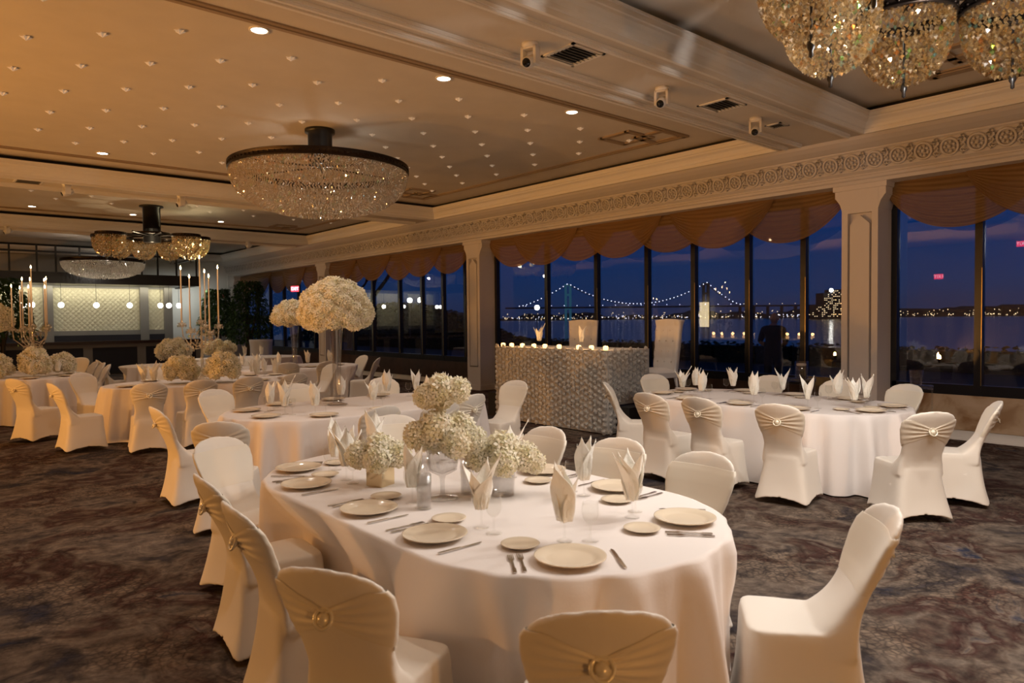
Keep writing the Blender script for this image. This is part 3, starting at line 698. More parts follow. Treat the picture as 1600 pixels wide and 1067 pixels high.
def cloth(hl, R, seed, tf, n=300):
    r = random.Random(seed); o = outline(hl, R, n); m = MB()
    p1, p2, p3 = r.random()*6, r.random()*6, r.random()*6
    rows = [(-.10, TZ), (-.015, TZ), (.0, TZ-.002), (.008, TZ-.014)]+[(.01, TZ-.014-(TZ-.03)*k/13) for k in range(1, 14)]
    for d0, z in rows:
        v = max(0, (TZ-z)/TZ)
        for i, (x, y, nx, ny, cu) in enumerate(o):
            s = 2*PI*i/n
            wv = math.sin(26*s+p1+1.6*math.sin(3*s+p2))+.4*math.sin(47*s+p3)
            d = d0 + v**.8*(.03+.055*cu) + wv*(.003+.064*cu)*v**.5
            m.v.append(tuck(x+nx*d, y+ny*d, z, tf))
    for j in range(len(rows)-1):
        for i in range(n):
            k = (i+1) % n; m.f.append((j*n+i, j*n+k, (j+1)*n+k, (j+1)*n+i))
    m.f.append(tuple(range(n))[::-1])
    return m.mesh('cloth', M['linen'], True)
def table(cx, cy, deg, hl, R, label, seed):
    t = thing('banquet_table', label, 'table', (cx, cy, 0), math.radians(deg), 'oval banquet tables under white cloths')
    o = [(p[0]*.90, p[1]*.86) for p in outline(hl, R, 60)]
    obj('tabletop', MB().prism(o, 2, TZ-.028, TZ-.004).mesh('top', M['greywood']), t)
    for sx in (-1, 1):
        for sy in (-1, 1): obj('leg', MB().tube([(sx*hl*.8, sy*R*.2, 0), (sx*hl*.8, sy*R*.2, TZ-.028)], .02).mesh('leg', M['black']), t)
    obj('tablecloth', cloth(hl, R, seed, (cx, cy, math.radians(deg))), t)
    return t
table(2.28, 3.05, 90, .70, .775, 'closest oval table under a white cloth with hydrangea vases down its middle', 1)
table(7.25, 4.10, 90, .70, .775, 'oval table by the windows under a white cloth, without any flowers', 2)
table(3.80, 6.95, 0, .70, .775, 'oval table under a white cloth carrying the giant hydrangea ball', 3)
table(3.60, 11.5, 0, .70, .775, 'oval table under a white cloth carrying the crystal candelabra and hydrangea mounds', 4)
table(1.70, 15.5, 90, .70, .775, 'oval table under a white cloth at the far left with many tall candles', 5)
table(5.90, 13.9, 0, .70, .775, 'oval table under a white cloth with the smaller trumpet vase bouquet', 6)
table(4.75, 16.6, 0, .60, .75, 'oval table under a white cloth in front of the bar with a yellow hydrangea', 7)
table(6.75, 18.4, 0, .60, .75, 'oval table under a white cloth before the fire extinguisher wall', 8)
TOP = TZ+.0012

# ---------------------------------------------------------------- tableware
plate_me = MB().lathe([(.0001, .006), (.085, .006), (.098, .010), (.102, .013), (.135, .020), (.1385, .022), (.1385, .025), (.134, .0245), (.104, .017), (.097, .0125), (.083, .010), (.0001, .010)][::-1], 48)
plate_me.lathe([(.08, .006), (.078, 0), (.072, 0), (.07, .006)], 40)
plate_me = plate_me.mesh('plate', M['china'], True)
bread_me = MB().lathe([(.0001, .004), (.052, .004), (.058, .007), (.078, .013), (.080, .015), (.078, .0165), (.058, .0105), (.05, .008), (.0001, .008)][::-1], 36).lathe([(.05, .004), (.048, 0), (.044, 0), (.043, .004)], 30).mesh('bread_plate', M['china'], True)
def goblet_me(h, R, seg=20):
    p = [(.0001, .003), (.034, .003), (.036, .005), (.012, .010), (.0055, .018), (.0045, h*.30), (.006, h*.42), (.014, h*.46), (R*.8, h*.56), (R, h*.70), (R*.98, h*.84), (R*.88, h), (R*.86, h), (R*.96, h*.84), (R*.98, h*.70), (R*.77, h*.565), (.010, h*.475), (.0001, h*.47)]
    return MB().lathe(p, seg).mesh('goblet', M['glass'], True)
goblet = goblet_me(.185, .044); wine = goblet_me(.165, .036)
def fork_me():
    m = MB(); m.box(-.0045, .0045, -.10, .015, .002, .0045).box(-.007, .007, -.105, -.06, .002, .005)
    m.prism([(-.0045, .015), (.0045, .015), (.012, .035), (.012, .045), (-.012, .045), (-.012, .035)], 2, .002, .0048)
    for k in range(4): m.box(-.0118+k*.0067, -.0118+k*.0067+.0035, .045, .092, .002, .0042)
    return m.mesh('fork', M['steel'])
def knife_me():
    m = MB(); m.prism([(-.006, -.11), (.006, -.11), (.0075, -.02), (.005, 0), (-.005, 0), (-.0075, -.02)], 2, .001, .007)
    m.prism([(-.005, 0), (.006, 0), (.0085, .04), (.007, .09), (.0, .108), (-.005, .1)], 2, .002, .0045); return m.mesh('knife', M['steel'])
def spoon_me():
    m = MB(); m.box(-.0045, .0045, -.10, .035, .002, .0045); m.sphere((0, 0, 0), .018, 12, 6); 
    k = len(m.v)-12*7; m.v[k:] = [(x*.95, y*1.45+.058, .0035+z*.16) for x, y, z in m.v[k:]]; return m.mesh('spoon', M['steel'])
FK, KN, SP = fork_me(), knife_me(), spoon_me()
def napkin_me(seed):
    """cloth gathered in the glass, opening into pointed folded leaves"""
    r = random.Random(seed); m = MB(); n = 4+seed % 2
    a0 = r.random()*6
    for k in range(n):
        a = a0+2*PI*k/n+r.uniform(-.3, .3); lean = r.uniform(.02, .10); h = r.uniform(.18, .27); W = r.uniform(.036, .052); tw = r.uniform(-.5, .5)
        def fn(u, v, a=a, lean=lean, h=h, W=W, tw=tw):
            s = 2*u-1; w_ = W*(.42+.58*math.sin(PI*min(1, .12+v*.75)))*(1-max(0, (v-.55)/.45)**1.6) + .0015
            aa = a+tw*v; out = .010+lean*v**1.7; fold = .55*w_*(abs(s)-.5)
            ca, sa = math.cos(aa), math.sin(aa)
            x = (out-fold)*ca - s*w_*sa; y = (out-fold)*sa + s*w_*ca
            return (x, y, .085+h*v-.015*abs(s)*v)
        g = MB().grid(fn, 9, 14); m.add(g.v, g.f)
    m.lathe([(.0001, .088), (.016, .09), (.026, .11), (.030, .14), (.022, .17)], 12)
    me = m.mesh('napkin', M['napkin'], True)
    return bake(me, ('SOLIDIFY', dict(thickness=.0025)))
NAP = [napkin_me(k) for k in range(6)]
for q in NAP: smooth(q)
def put(name, me, x, y, rz, label, cat, group, z=TOP):
    return tag(obj(name, me, None, (x, y, z), (0, 0, rz)), label, cat, group)
def setting(tx, ty, deg, inset, where, tname, full, k, plate=True, nap=True, glass=True):
    """place setting: (tx,ty) table edge point, deg direction from the diner to the table middle"""
    a = math.radians(deg); f_ = Vector((math.cos(a), math.sin(a))); s_ = Vector((math.sin(a), -math.cos(a))); rz = a-PI/2
    def at(fw, sd): p = Vector((tx, ty))+f_*fw+s_*sd; return p.x, p.y
    g = ' on '+tname
    if plate: put('dinner_plate', plate_me, *at(.165, 0), 0, 'cream dinner plate %s of %s' % (where, tname), 'plate', 'dinner plates'+g)
    if full:
        put('bread_plate', bread_me, *at(.36, -.17), 0, 'small cream bread plate %s of %s' % (where, tname), 'plate', 'bread plates'+g)
        put('fork', FK, *at(.17, -.185), rz, 'silver fork closest to the dinner plate %s of %s' % (where, tname), 'fork', 'forks'+g)
        put('fork', FK, *at(.165, -.222), rz, 'silver outer fork %s of %s' % (where, tname), 'fork', 'forks'+g)
        put('knife', KN, *at(.165, .185), rz, 'silver knife %s of %s' % (where, tname), 'knife', 'knives'+g)
    if nap:
        x, y = at(.40, .02); put('goblet', goblet, x, y, 0, 'stemmed goblet holding a napkin %s of %s' % (where, tname), 'glass', 'goblets'+g)
        put('folded_napkin', NAP[k % 6], x, y, k*1.1, 'white flame-folded napkin in a goblet %s of %s' % (where, tname), 'napkin', 'folded napkins'+g)
    if glass: put('wine_glass', wine, *at(.385, .125), 0, 'empty clear wine glass %s of %s' % (where, tname), 'glass', 'wine glasses'+g)
T1n, T2n, T3n = 'the closest table', 'the window-side table', 'the flower ball table'
for k, (x, y, d, w_) in enumerate([(1.80, 1.74, 55, 'at the near tip'), (1.51, 2.46, 0, 'first on the aisle side'), (1.51, 3.02, 0, 'second on the aisle side'), (1.51, 3.72, 0, 'third on the aisle side'), (1.70, 4.27, -40, 'at the far aisle corner'),
                                   (2.42, 4.50, -100, 'at the far tip'), (3.05, 3.66, 180, 'third on the window side'), (3.05, 3.08, 180, 'second on the window side'), (3.05, 2.50, 180, 'first on the window side'), (2.76, 1.77, 130, 'at the near window corner')]):
    setting(x, y, d, 0, w_, T1n, True, k)
for k, (x, y, d, w_) in enumerate([(6.93, 2.72, 65, 'at the near tip'), (6.48, 3.42, 5, 'first on the room side'), (6.48, 4.05, 0, 'second on the room side'), (6.48, 4.70, 0, 'third on the room side'), (6.83, 5.40, -50, 'at the far room corner'),
                                   (7.55, 5.49, -110, 'at the far window corner'), (8.02, 4.72, 180, 'third on the window side'), (8.02, 4.08, 180, 'second on the window side'), (8.02, 3.45, 180, 'first on the window side'), (7.58, 2.72, 115, 'at the near window corner')]):
    setting(x, y, d, 0, w_, T2n, True, k+3)
for k, (x, y, d, w_) in enumerate([(2.46, 6.60, 25, 'at the left end'), (3.05, 6.18, 90, 'first on the near side'), (3.70, 6.18, 90, 'second on the near side'), (4.40, 6.18, 90, 'third on the near side'), (5.12, 6.60, 150, 'at the right end'),
                                   (5.0, 7.42, 215, 'at the far right corner'), (4.35, 7.72, 270, 'third on the far side'), (3.75, 7.72, 270, 'second on the far side'), (3.1, 7.72, 270, 'first on the far side'), (2.5, 7.35, 330, 'at the far left corner')]):
    setting(x, y, d, 0, w_, T3n, False, k+5)
for k, (x, y, d, w_) in enumerate([(2.22, 11.25, 10, 'at the left end'), (2.9, 12.27, 270, 'first on the far side'), (3.5, 12.27, 270, 'second on the far side'), (4.5, 12.24, 260, 'third on the far side'), (4.95, 11.9, 205, 'at the right end'), (4.7, 10.83, 115, 'at the near right corner'), (4.2, 10.73, 90, 'third on the near side'), (2.6, 10.78, 75, 'first on the near side')]):
    setting(x, y, d, 0, w_, 'the candelabra table', False, k, glass=k < 3)
for k, (x, y, d, w_) in enumerate([(4.55, 13.75, 10, 'at the left end'), (5.0, 13.2, 70, 'at the near left corner'), (5.55, 13.13, 90, 'first on the near side'), (6.15, 13.13, 90, 'second on the near side'), (6.85, 13.3, 110, 'at the near right corner')]):
    setting(x, y, d, 0, w_, 'the trumpet vase table', False, k+2, glass=False)
for k, (x, y, d, w_) in enumerate([(1.55, 14.05, 85, 'at the near tip'), (2.2, 14.25, 120, 'at the near right corner'), (2.45, 15.0, 180, 'on the right side')]):
    setting(x, y, d, 0, w_, 'the far candle table', False, k+1, glass=False)
for k, (x, y, d, w_) in enumerate([(5.75, 17.48, 80, 'first on the near side'), (6.5, 17.48, 95, 'second on the near side'), (7.3, 17.8, 150, 'at the right end')]):
    setting(x, y, d, 0, w_, 'the extinguisher wall table', False, k+4, plate=False, glass=False)

# ---------------------------------------------------------------- hydrangeas and vases
def head_me(seed, R, N, ps):
    r = random.Random(seed); m = MB()
    for i in range(N):
        z = 1-2*(i+.5)/N; a = i*2.39996; rr = math.sqrt(1-z*z); n_ = Vector((rr*math.cos(a), rr*math.sin(a), z))
        q = n_.to_track_quat('Z', 'Y').to_matrix().to_4x4(); mt = Matrix.Translation(n_*R*r.uniform(.86, 1.04)) @ q @ Matrix.Rotation(r.random()*6, 4, 'Z') @ Matrix.Rotation(r.uniform(-.4, .4), 4, 'X')
        vs = [(0, 0, 0)]; fs = []
        for k in range(4):
            b = k*PI/2; t_ = ps*r.uniform(.85, 1.15)
            vs += [(t_*.62*math.cos(b-.55), t_*.62*math.sin(b-.55), t_*.16), (t_*math.cos(b), t_*math.sin(b), t_*.30), (t_*.62*math.cos(b+.55), t_*.62*math.sin(b+.55), t_*.16)]
            fs += [(0, 1+3*k, 2+3*k, 3+3*k)]
        m.add(vs, fs, mt)
    return m.mesh('hydrangea', M['petal'], False, False)
HD = [head_me(k, .075, 120, .024) for k in range(2)]; HS = head_me(5, .075, 46, .034)
core_me = MB().sphere((0, 0, 0), .058, 12, 8).mesh('core', M['petalcore'], True)
def bouquet(label, loc, heads, group, fine=True, leaves=()):
    t = thing('hydrangea_bouquet', label, 'flowers', loc, 0, group)
    for k, (x, y, z, s) in enumerate(heads):
        h = obj('flower_head', HD[k % 2] if fine else HS, t, (x, y, z), (k*.9, k*1.7, k*.5)); h.scale = (s, s, s)
        obj('flower_core', core_me, h)
    for k, (x, y, z, a) in enumerate(leaves):
        g = MB().grid(lambda u, v: ((v-.0)*.13, (2*u-1)*.045*math.sin(PI*min(1, v*.92+.08)), -.05*v*v+.012*abs(2*u-1)), 5, 8)
        obj('leaf', g.mesh('leaf', M['leaf'], True), t, (x, y, z), (0, -.3, a))
    return t
def dome(R, H, n, s, seed, flat=.0):
    r = random.Random(seed); out = []
    for i in range(n):
        z = 1-1.55*(i+.5)/n; a = i*2.39996+seed; rr = math.sqrt(max(0, 1-z*z))
        out.append((R*rr*math.cos(a), R*rr*math.sin(a), H*z*(1 if z > 0 else .55), s*r.uniform(.9, 1.15)))
    return out
BG = 'hydrangea bouquets'
bouquet('pair of white hydrangea clusters stacked above a clear footed vase on the closest table', (2.08, 2.98, TOP), [(.0, 0, .56, 1.05), (.07, -.05, .56, .85), (-.06, .05, .53, .85), (.03, .05, .52, .9), (.10, -.02, .36, 1.0), (-.03, .0, .37, 1.15), (-.10, .07, .33, .95), (.03, -.08, .30, 1.05), (.13, -.10, .30, .9), (.0, .09, .30, 1.0), (.08, .06, .29, .9)], BG)
bouquet('round hydrangea cluster in a clear vase on the closest table, right of the stacked pair', (2.36, 2.83, TOP), [(0, 0, .24, 1.2), (.09, -.07, .20, 1.0), (-.09, .07, .20, 1.0), (.07, .07, .18, .9), (-.06, -.08, .19, .95), (.13, -.11, .17, .75)], BG)
bouquet('low golden hydrangea cluster in a mirrored cube on the closest table', (2.00, 3.47, TOP), [(0, 0, .20, 1.15), (.08, -.06, .17, .95), (-.09, .07, .17, 1.0), (.05, .08, .16, .9), (-.06, -.07, .16, .95)], BG)
bouquet('giant ball of cream hydrangeas on the tallest trumpet vase', (3.58, 7.12, TOP+1.0), dome(.31, .30, 54, 1.25, 2)+[(.1*k-.1, .1*(k % 2), .05, 1.6) for k in range(3)], BG, True)
bouquet('smaller ball of cream hydrangeas on a trumpet vase behind the giant one', (5.88, 13.5, TOP+1.0), dome(.33, .26, 34, 1.4, 4), BG, False)
bouquet('left one of two cream hydrangea mounds on the candelabra table', (3.15, 11.35, TOP+.18), dome(.18, .17, 16, 1.1, 1), BG, False)
bouquet('right one of two cream hydrangea mounds on the candelabra table', (3.66, 11.05, TOP+.20), dome(.19, .20, 18, 1.15, 3), BG, False)
bouquet('yellow hydrangea cluster on a square glass vase before the bar', (4.33, 16.1, TOP+.30), dome(.26, .18, 14, 1.5, 6), BG, False)
bouquet('cream hydrangea cluster at the foot of the extinguisher wall', (5.95, 18.1, TOP+.24), dome(.30, .16, 14, 1.4, 8), BG, False)
bouquet('leftmost low hydrangea mound below the far left candles', (1.16, 14.80, TOP+.17), dome(.17, .20, 16, 1.2, 9), BG, False)
bouquet('middle low hydrangea mound below the far left candles', (1.68, 14.62, TOP+.2), dome(.17, .24, 18, 1.2, 10), BG, False)
bouquet('rightmost low hydrangea mound below the far left candles', (2.14, 14.86, TOP+.17), dome(.13, .16, 12, 1.15, 11), BG, False)
bouquet('tall hydrangea ball on a white pedestal behind the far left candles', (1.17, 16.3, TOP+.97), dome(.32, .28, 28, 1.5, 12), BG, False)

def vase(name, label, prof, loc, seg=32, m='vase', group='glass vases'):
    return tag(obj(name, MB().lathe(prof, seg).mesh(name, M[m], True), None, loc), label, 'vase', group)
def trumpet(h, r0, r1, rb):
    o = [(.0001, .002), (rb, .002), (rb, .012), (rb*.5, .022), (r0, .04), (r0*.9, h*.15), (r0*1.1, h*.5), (r1*.75, h*.85), (r1, h)]
    return o+[(r-.004 if r > .01 else r, z+.004) for r, z in o[::-1][:-3]]+[(.0001, .03)]
vase('trumpet_vase', 'tall clear trumpet vase under the giant hydrangea ball', trumpet(.95, .045, .095, .11), (3.58, 7.12, TOP))
vase('trumpet_vase', 'tall clear trumpet vase under the smaller hydrangea ball', trumpet(.94, .05, .12, .13), (5.88, 13.5, TOP))
vase('footed_vase', 'clear footed glass vase under the stacked hydrangeas', [(.0001, .002), (.075, .002), (.078, .008), (.02, .018), (.012, .03), (.012, .10), (.02, .12), (.075, .15), (.085, .20), (.078, .26), (.075, .26), (.08, .2), (.07, .155), (.0001, .125)], (2.08, 2.98, TOP))
vase('cylinder_vase', 'short clear cylinder vase under the right-hand hydrangea cluster', [(.0001, .002), (.062, .002), (.064, .16), (.061, .16), (.059, .012), (.0001, .012)], (2.36, 2.83, TOP))
cube = obj('mirror_cube_vase', MB().box(-.055, .055, -.055, .055, 0, .012).box(-.055, .055, -.055, -.05, .012, .12).box(-.055, .055, .05, .055, .012, .12).box(-.055, -.05, -.05, .05, .012, .12).box(.05, .055, -.05, .05, .012, .12).mesh('cube', M['mirror']), None, (2.0, 3.47, TOP), (0, 0, .35))
tag(cube, 'gold mirrored cube vase under the low golden hydrangeas', 'vase', 'glass vases')
sq = obj('square_vase', MB().box(-.13, .13, -.13, .13, 0, .02).box(-.13, .13, -.13, -.12, .02, .32).box(-.13, .13, .12, .13, .02, .32).box(-.13, -.12, -.12, .12, .02, .32).box(.12, .13, -.12, .12, .02, .32).mesh('sq', M['glass']), None, (4.33, 16.1, TOP)); tag(sq, 'square glass vase under the yellow hydrangea before the bar', 'vase', 'glass vases')
pd = obj('pedestal', MB().box(-.16, .16, -.16, .16, 0, .03).box(-.13, .13, -.13, .13, .03, .8).box(-.16, .16, -.16, .16, .8, .83).mesh('pedestal', M['label']), None, (1.17, 16.3, TOP)); tag(pd, 'white square pedestal under the tall hydrangea ball at the left edge', 'stand')
tl_spots = [(2.24, 2.98, 'right of the stacked hydrangeas'), (1.90, 2.88, 'left of the stacked hydrangeas'), (2.18, 3.3, 'behind the stacked hydrangeas')]
for x, y, d in tl_spots:
    vase('candle_cylinder', 'slim clear candle cylinder %s on the closest table' % d, [(.0001, .002), (.036, .002), (.036, .17), (.0335, .17), (.0335, .01), (.0001, .01)], (x, y, TOP), 20)

# ---------------------------------------------------------------- candelabras
def candle(parent, x, y, z, h, r=.011):
    c_ = obj('candle', MB().lathe([(.0001, 0), (r*1.15, 0), (r*.85, h), (.0001, h+.004)], 10).mesh('candle', M['wax'], True), parent, (x, y, z))
    obj('flame', MB().lathe([(.0001, 0), (.009, .014), (.011, .026), (.005, .05), (.0001, .066)], 8).mesh('flame', M['flame'], True), c_, (0, 0, h+.006))
def candelabra(label, loc, arms, ch, group):
    t = thing('candelabra', label, 'candelabra', loc, 0, group)
    m = MB().lathe([(.0001, .0), (.13, .0), (.13, .02), (.05, .05), (.03, .10), (.045, .14), (.025, .18), (.02, .50), (.04, .54), (.02, .58), (.015, .80), (.03, .84), (.0001, .86)], 16)
    obj('stem', m.mesh('stem', M['clear'], True), t)
    for k, (x, y, z) in enumerate(arms):
        a = MB().tube([(0, 0, .52+.05*(k % 3)), (x*.45, y*.45, .50+.04*(k % 3)), (x*.95, y*.95, z-.22), (x, y, z-.06)], .010, 6)
        ar = obj('arm', a.mesh('arm', M['clear'], True), t)
        cup = MB().lathe([(.0001, z-.07), (.02, z-.06), (.06, z-.02), (.065, z-.015), (.02, z-.02), (.018, z+.02), (.0001, z+.02)], 12, (x, y, 0))
        for q in range(8):
            b = q*PI/4; cup.octa((x+.06*math.cos(b), y+.06*math.sin(b), z-.06), .012, .03)
        obj('candle_cup', cup.mesh('cup', M['clear'], True), ar)
        candle(t, x, y, z, ch[k])
    dr = MB()
    for q in range(90):
        a = q*2.4; rr = .10+.14*rnd.random(); dr.octa((rr*math.cos(a), rr*math.sin(a), .48+.34*rnd.random()), .013, .026)
    o = obj('crystal_drops', dr.mesh('drops', M['clear'], False, False), t); o['kind'] = 'stuff'
    return t
R_ = Vector((.758, -.652))
def arms_from(xs): return [(R_.x*x+.652*d, R_.y*x+.758*d, z) for x, d, z in xs]
candelabra('tall crystal candelabra with six lit tapers between the hydrangea mounds', (3.52, 11.55, TOP), arms_from([(-.26, -.10, .93), (-.22, .10, .83), (.0, -.02, .97), (-.04, .24, .90), (.18, -.12, .80), (.23, .10, .90)]), [.80, .78, .93, .80, .80, .85], 'candelabras')
candelabra('crystal candelabra crowded with nine lit tapers at the far left', (1.78, 15.6, TOP-.0), arms_from([(-.30, -.1, .86), (-.24, .1, .90), (-.16, .2, .90), (-.06, -.22, .84), (.0, 0, .93), (.08, -.2, .86), (.14, .15, .90), (.24, .05, .92), (.30, -.08, .86)]), [.72, .82, .82, .70, 1.0, .70, .8, .8, .70], 'candelabras')
# ---------------------------------------------------------------- head table on its riser
struct('floor_riser', MB().box(7.78, 10.0, 6.5, 9.7, 0, .40).mesh('riser', M['riser']))
SWX, SY0, SY1, SZ = 7.60, 6.75, 9.25, 1.215
ht = thing('head_table', 'tall head table wrapped in a grey rosette cloth, lined with glowing votives', 'table', (SWX, 0, 0))
obj('tabletop', MB().box(.03, .90, SY0+.03, SY1-.03, SZ-.05, SZ-.012).mesh('top', M['greywood']), ht)
for x in (.3, .82):
    for y in (SY0+.2, SY1-.2): obj('leg', MB().box(x-.025, x+.025, y-.025, y+.025, .40, SZ-.05).mesh('leg', M['black']), ht)
r = MB().box(-.005, .94, SY0, SY1, SZ-.012, SZ).box(-.005, .0, SY0, SY1, .015, SZ).box(0, .94, SY0-.005, SY0, .42, SZ).box(0, .17, SY0-.005, SY0, .015, .42).box(0, .94, SY1, SY1+.005, .42, SZ).box(0, .17, SY1, SY1+.005, .015, .42)
def rosette(o, u, v, nrm):
    k = rnd.uniform(.72, 1.08); ph = rnd.random()*6
    for R_o, h0, h1 in ((.044, .0, .024), (.029, .006, .036), (.014, .014, .044)):
        pr = []
        for i in range(8):
            a = ph+i*PI/4; w_ = R_o*k*(1+.15*math.sin(3*a+ph))
            pr.append((w_*math.cos(a), w_*math.sin(a)))
        vs = [o+u*(x*.75)+v*(y*.75)+nrm*h0 for x, y in pr]+[o+u*x+v*y+nrm*h1*.9 for x, y in pr]+[o+u*(x*.6)+v*(y*.6)+nrm*h1 for x, y in pr]
        fs = [(j*8+i, j*8+(i+1) % 8, (j+1)*8+(i+1) % 8, (j+1)*8+i) for j in range(2) for i in range(8)]
        r.add(vs, fs)
sp = .088
for j in range(14):
    for i in range(28):
        z = .052+j*.0862+(.043 if i % 2 else 0)+rnd.uniform(-.012, .012)
        rosette(Vector((-.005, SY0+.045+i*.0895+rnd.uniform(-.012, .012), z)), Vector((0, 1, 0)), Vector((0, 0, 1)), Vector((-1, 0, 0)))
        if i < (10 if z > .46 else 2): rosette(Vector((.05+i*sp+rnd.uniform(-.01, .01), SY0-.005, z)), Vector((1, 0, 0)), Vector((0, 0, 1)), Vector((0, -1, 0)))
obj('rosette_cloth', r.mesh('rosettes', M['rosette'], False, False), ht)
VY = [9.17, 8.95, 8.68, 8.40, 8.14, 7.82, 7.40, 7.14, 6.86]
ordn = ['first', 'second', 'third', 'fourth', 'fifth', 'sixth', 'seventh', 'eighth', 'ninth']
for k, y in enumerate(VY):
    t = thing('votive_candle', 'small glowing votive cup, %s from the left along the rosette head table' % ordn[k], 'candle', (SWX+.09, y, SZ), 0, 'votives along the head table')
    obj('cup', MB().lathe([(.0001, .002), (.030, .002), (.037, .02), (.038, .045), (.032, .062), (.029, .062), (.034, .045), (.033, .02), (.0001, .008)], 18).mesh('cup', M['votive'], True), t)
    obj('flame', MB().sphere((0, 0, .05), .010, 8, 5, 1.4).mesh('flame', M['flame'], True), t)
    l = bpy.data.lights.new('votive', 'POINT'); l.energy = .9; l.color = (1, .52, .18); l.shadow_soft_size = .03
    lo = bpy.data.objects.new('votive_light', l); C.objects.link(lo); lo.parent = t; lo.location = (0, 0, .10)
for k, (y, d) in enumerate(((8.66, 'left'), (7.68, 'right'))):
    put('goblet', goblet, SWX+.45, y, 0, 'goblet with a napkin before the %s tufted chair of the head table' % d, 'glass', 'goblets on the head table', SZ+.001)
    o = put('folded_napkin', NAP[k+1], SWX+.45, y, 1.+k, 'flame-folded napkin before the %s tufted chair of the head table' % d, 'napkin', 'napkins on the head table', SZ+.001); o.scale = (1.15, 1.15, 1.15)
def throne(x, y, deg, label):
    t = thing('tufted_chair', label, 'chair', (x, y, .40), math.radians(deg-90), 'tufted chairs at the head table')
    s = MB().box(-.25, .25, -.25, .25, .34, .42); obj('seat_rail', s.mesh('rail', M['throne']), t)
    c_ = MB().grid(lambda u, v: ((2*u-1)*.25, (2*v-1)*.25, .42+.07*(1-(2*u-1)**4)*(1-(2*v-1)**4)), 12, 12); obj('seat', c_.mesh('seat', M['throne'], True), t)
    def bk_(u, v, f):
        X = (2*u-1)*(.235+.025*v); Z = .40+.84*v+ .02*(1-(2*u-1)**2)*v
        tuft = .012*abs(math.sin(X*21)*math.sin(Z*19+.5)) if f else 0
        roll = .03*max(0, (v-.88)/.12) if not f else -.02*max(0, (v-.9)/.1)
        return (X, -.22-.10*v+(.045+tuft if f else -.03)-roll, Z)
    m = MB(); n1, n2 = 26, 40
    m.grid(lambda u, v: bk_(u, v, 1), n1, n2); k0 = len(m.v); m.grid(lambda u, v: bk_(u, v, 0), n1, n2)
    for j in range(n2-1):
        m.f += [(j*n1, (j+1)*n1, k0+(j+1)*n1, k0+j*n1), (j*n1+n1-1, k0+j*n1+n1-1, k0+(j+1)*n1+n1-1, (j+1)*n1+n1-1)]
    for i in range(n1-1): m.f += [((n2-1)*n1+i, (n2-1)*n1+i+1, k0+(n2-1)*n1+i+1, k0+(n2-1)*n1+i), (i, k0+i, k0+i+1, i+1)]
    obj('backrest', m.mesh('backrest', M['throne'], True), t)
    bt = MB()
    for j in range(4):
        for i in range(-1, 2): 
            z = .58+j*.165; x_ = i*.15+(.075 if j % 2 else 0); bt.sphere((x_, -.22-.10*(z-.4)/.84+.05, z), .011, 7, 4)
    obj('buttons', bt.mesh('buttons', M['clear'], True), t)
    for sx in (-1, 1):
        obj('leg', MB().tube([(sx*.22, .21, .34), (sx*.235, .235, .22), (sx*.22, .21, .10), (sx*.23, .24, 0)], [.032, .026, .016, .022], 8).mesh('leg', M['throne'], True), t)
        obj('leg', MB().tube([(sx*.22, -.21, .34), (sx*.225, -.24, .18), (sx*.23, -.29, 0)], [.03, .022, .018], 8).mesh('leg', M['throne'], True), t)
throne(9.0, 8.62, 212, 'white tufted high-back chair facing us behind the middle of the head table')
throne(9.0, 6.98, 172, 'white tufted high-back chair turned sideways at the right end of the head table')

# clear acrylic stands by the window wall
def stand(x, y, label, vl):
    t = thing('acrylic_stand', label, 'stand', (x, y, 0), 0, 'clear acrylic stands by the windows')
    obj('stand_top', MB().lathe([(.0001, .70), (.20, .70), (.205, .71), (.205, .735), (.2, .745), (.0001, .745)], 32).mesh('top', M['acrylic'], True), t)
    for k in range(4):
        a = k*PI/2+.4; b = MB(); px, py = .185*math.cos(a), .185*math.sin(a)
        for q in range(23): b.sphere((px, py, .02+q*.030), .0155, 8, 5)
        obj('bead_leg', b.mesh('beads', M['acrylic'], True), t)
stand(10.25, 3.62, 'clear acrylic stand with beaded legs right of the panelled column', '')
stand(10.22, 5.20, 'clear acrylic stand with beaded legs hidden behind the window-side table', '')
t = thing('floating_candle_vase', 'clear glass cylinder of water with a floating white candle below the bridge window', 'vase', (10.22, 5.20, .746))
obj('cylinder', MB().lathe([(.0001, .002), (.092, .002), (.094, .26), (.089, .26), (.087, .012), (.0001, .012)], 32).mesh('cyl', M['acrylic'], True), t)
obj('water', MB().lathe([(.0001, .013), (.0865, .013), (.0875, .19), (.0001, .19)], 32).mesh('water', M['glass'], True), t)
obj('floating_candle', MB().lathe([(.0001, .185), (.06, .19), (.072, .21), (.066, .225), (.0001, .225)], 24).mesh('fl', M['wax'], True), t)
t = vase('cylinder_vase', 'small clear cylinder vase hanging inside the acrylic stand right of the column', [(.0001, .002), (.07, .002), (.085, .2), (.081, .2), (.066, .012), (.0001, .012)], (10.25, 3.62, .746))

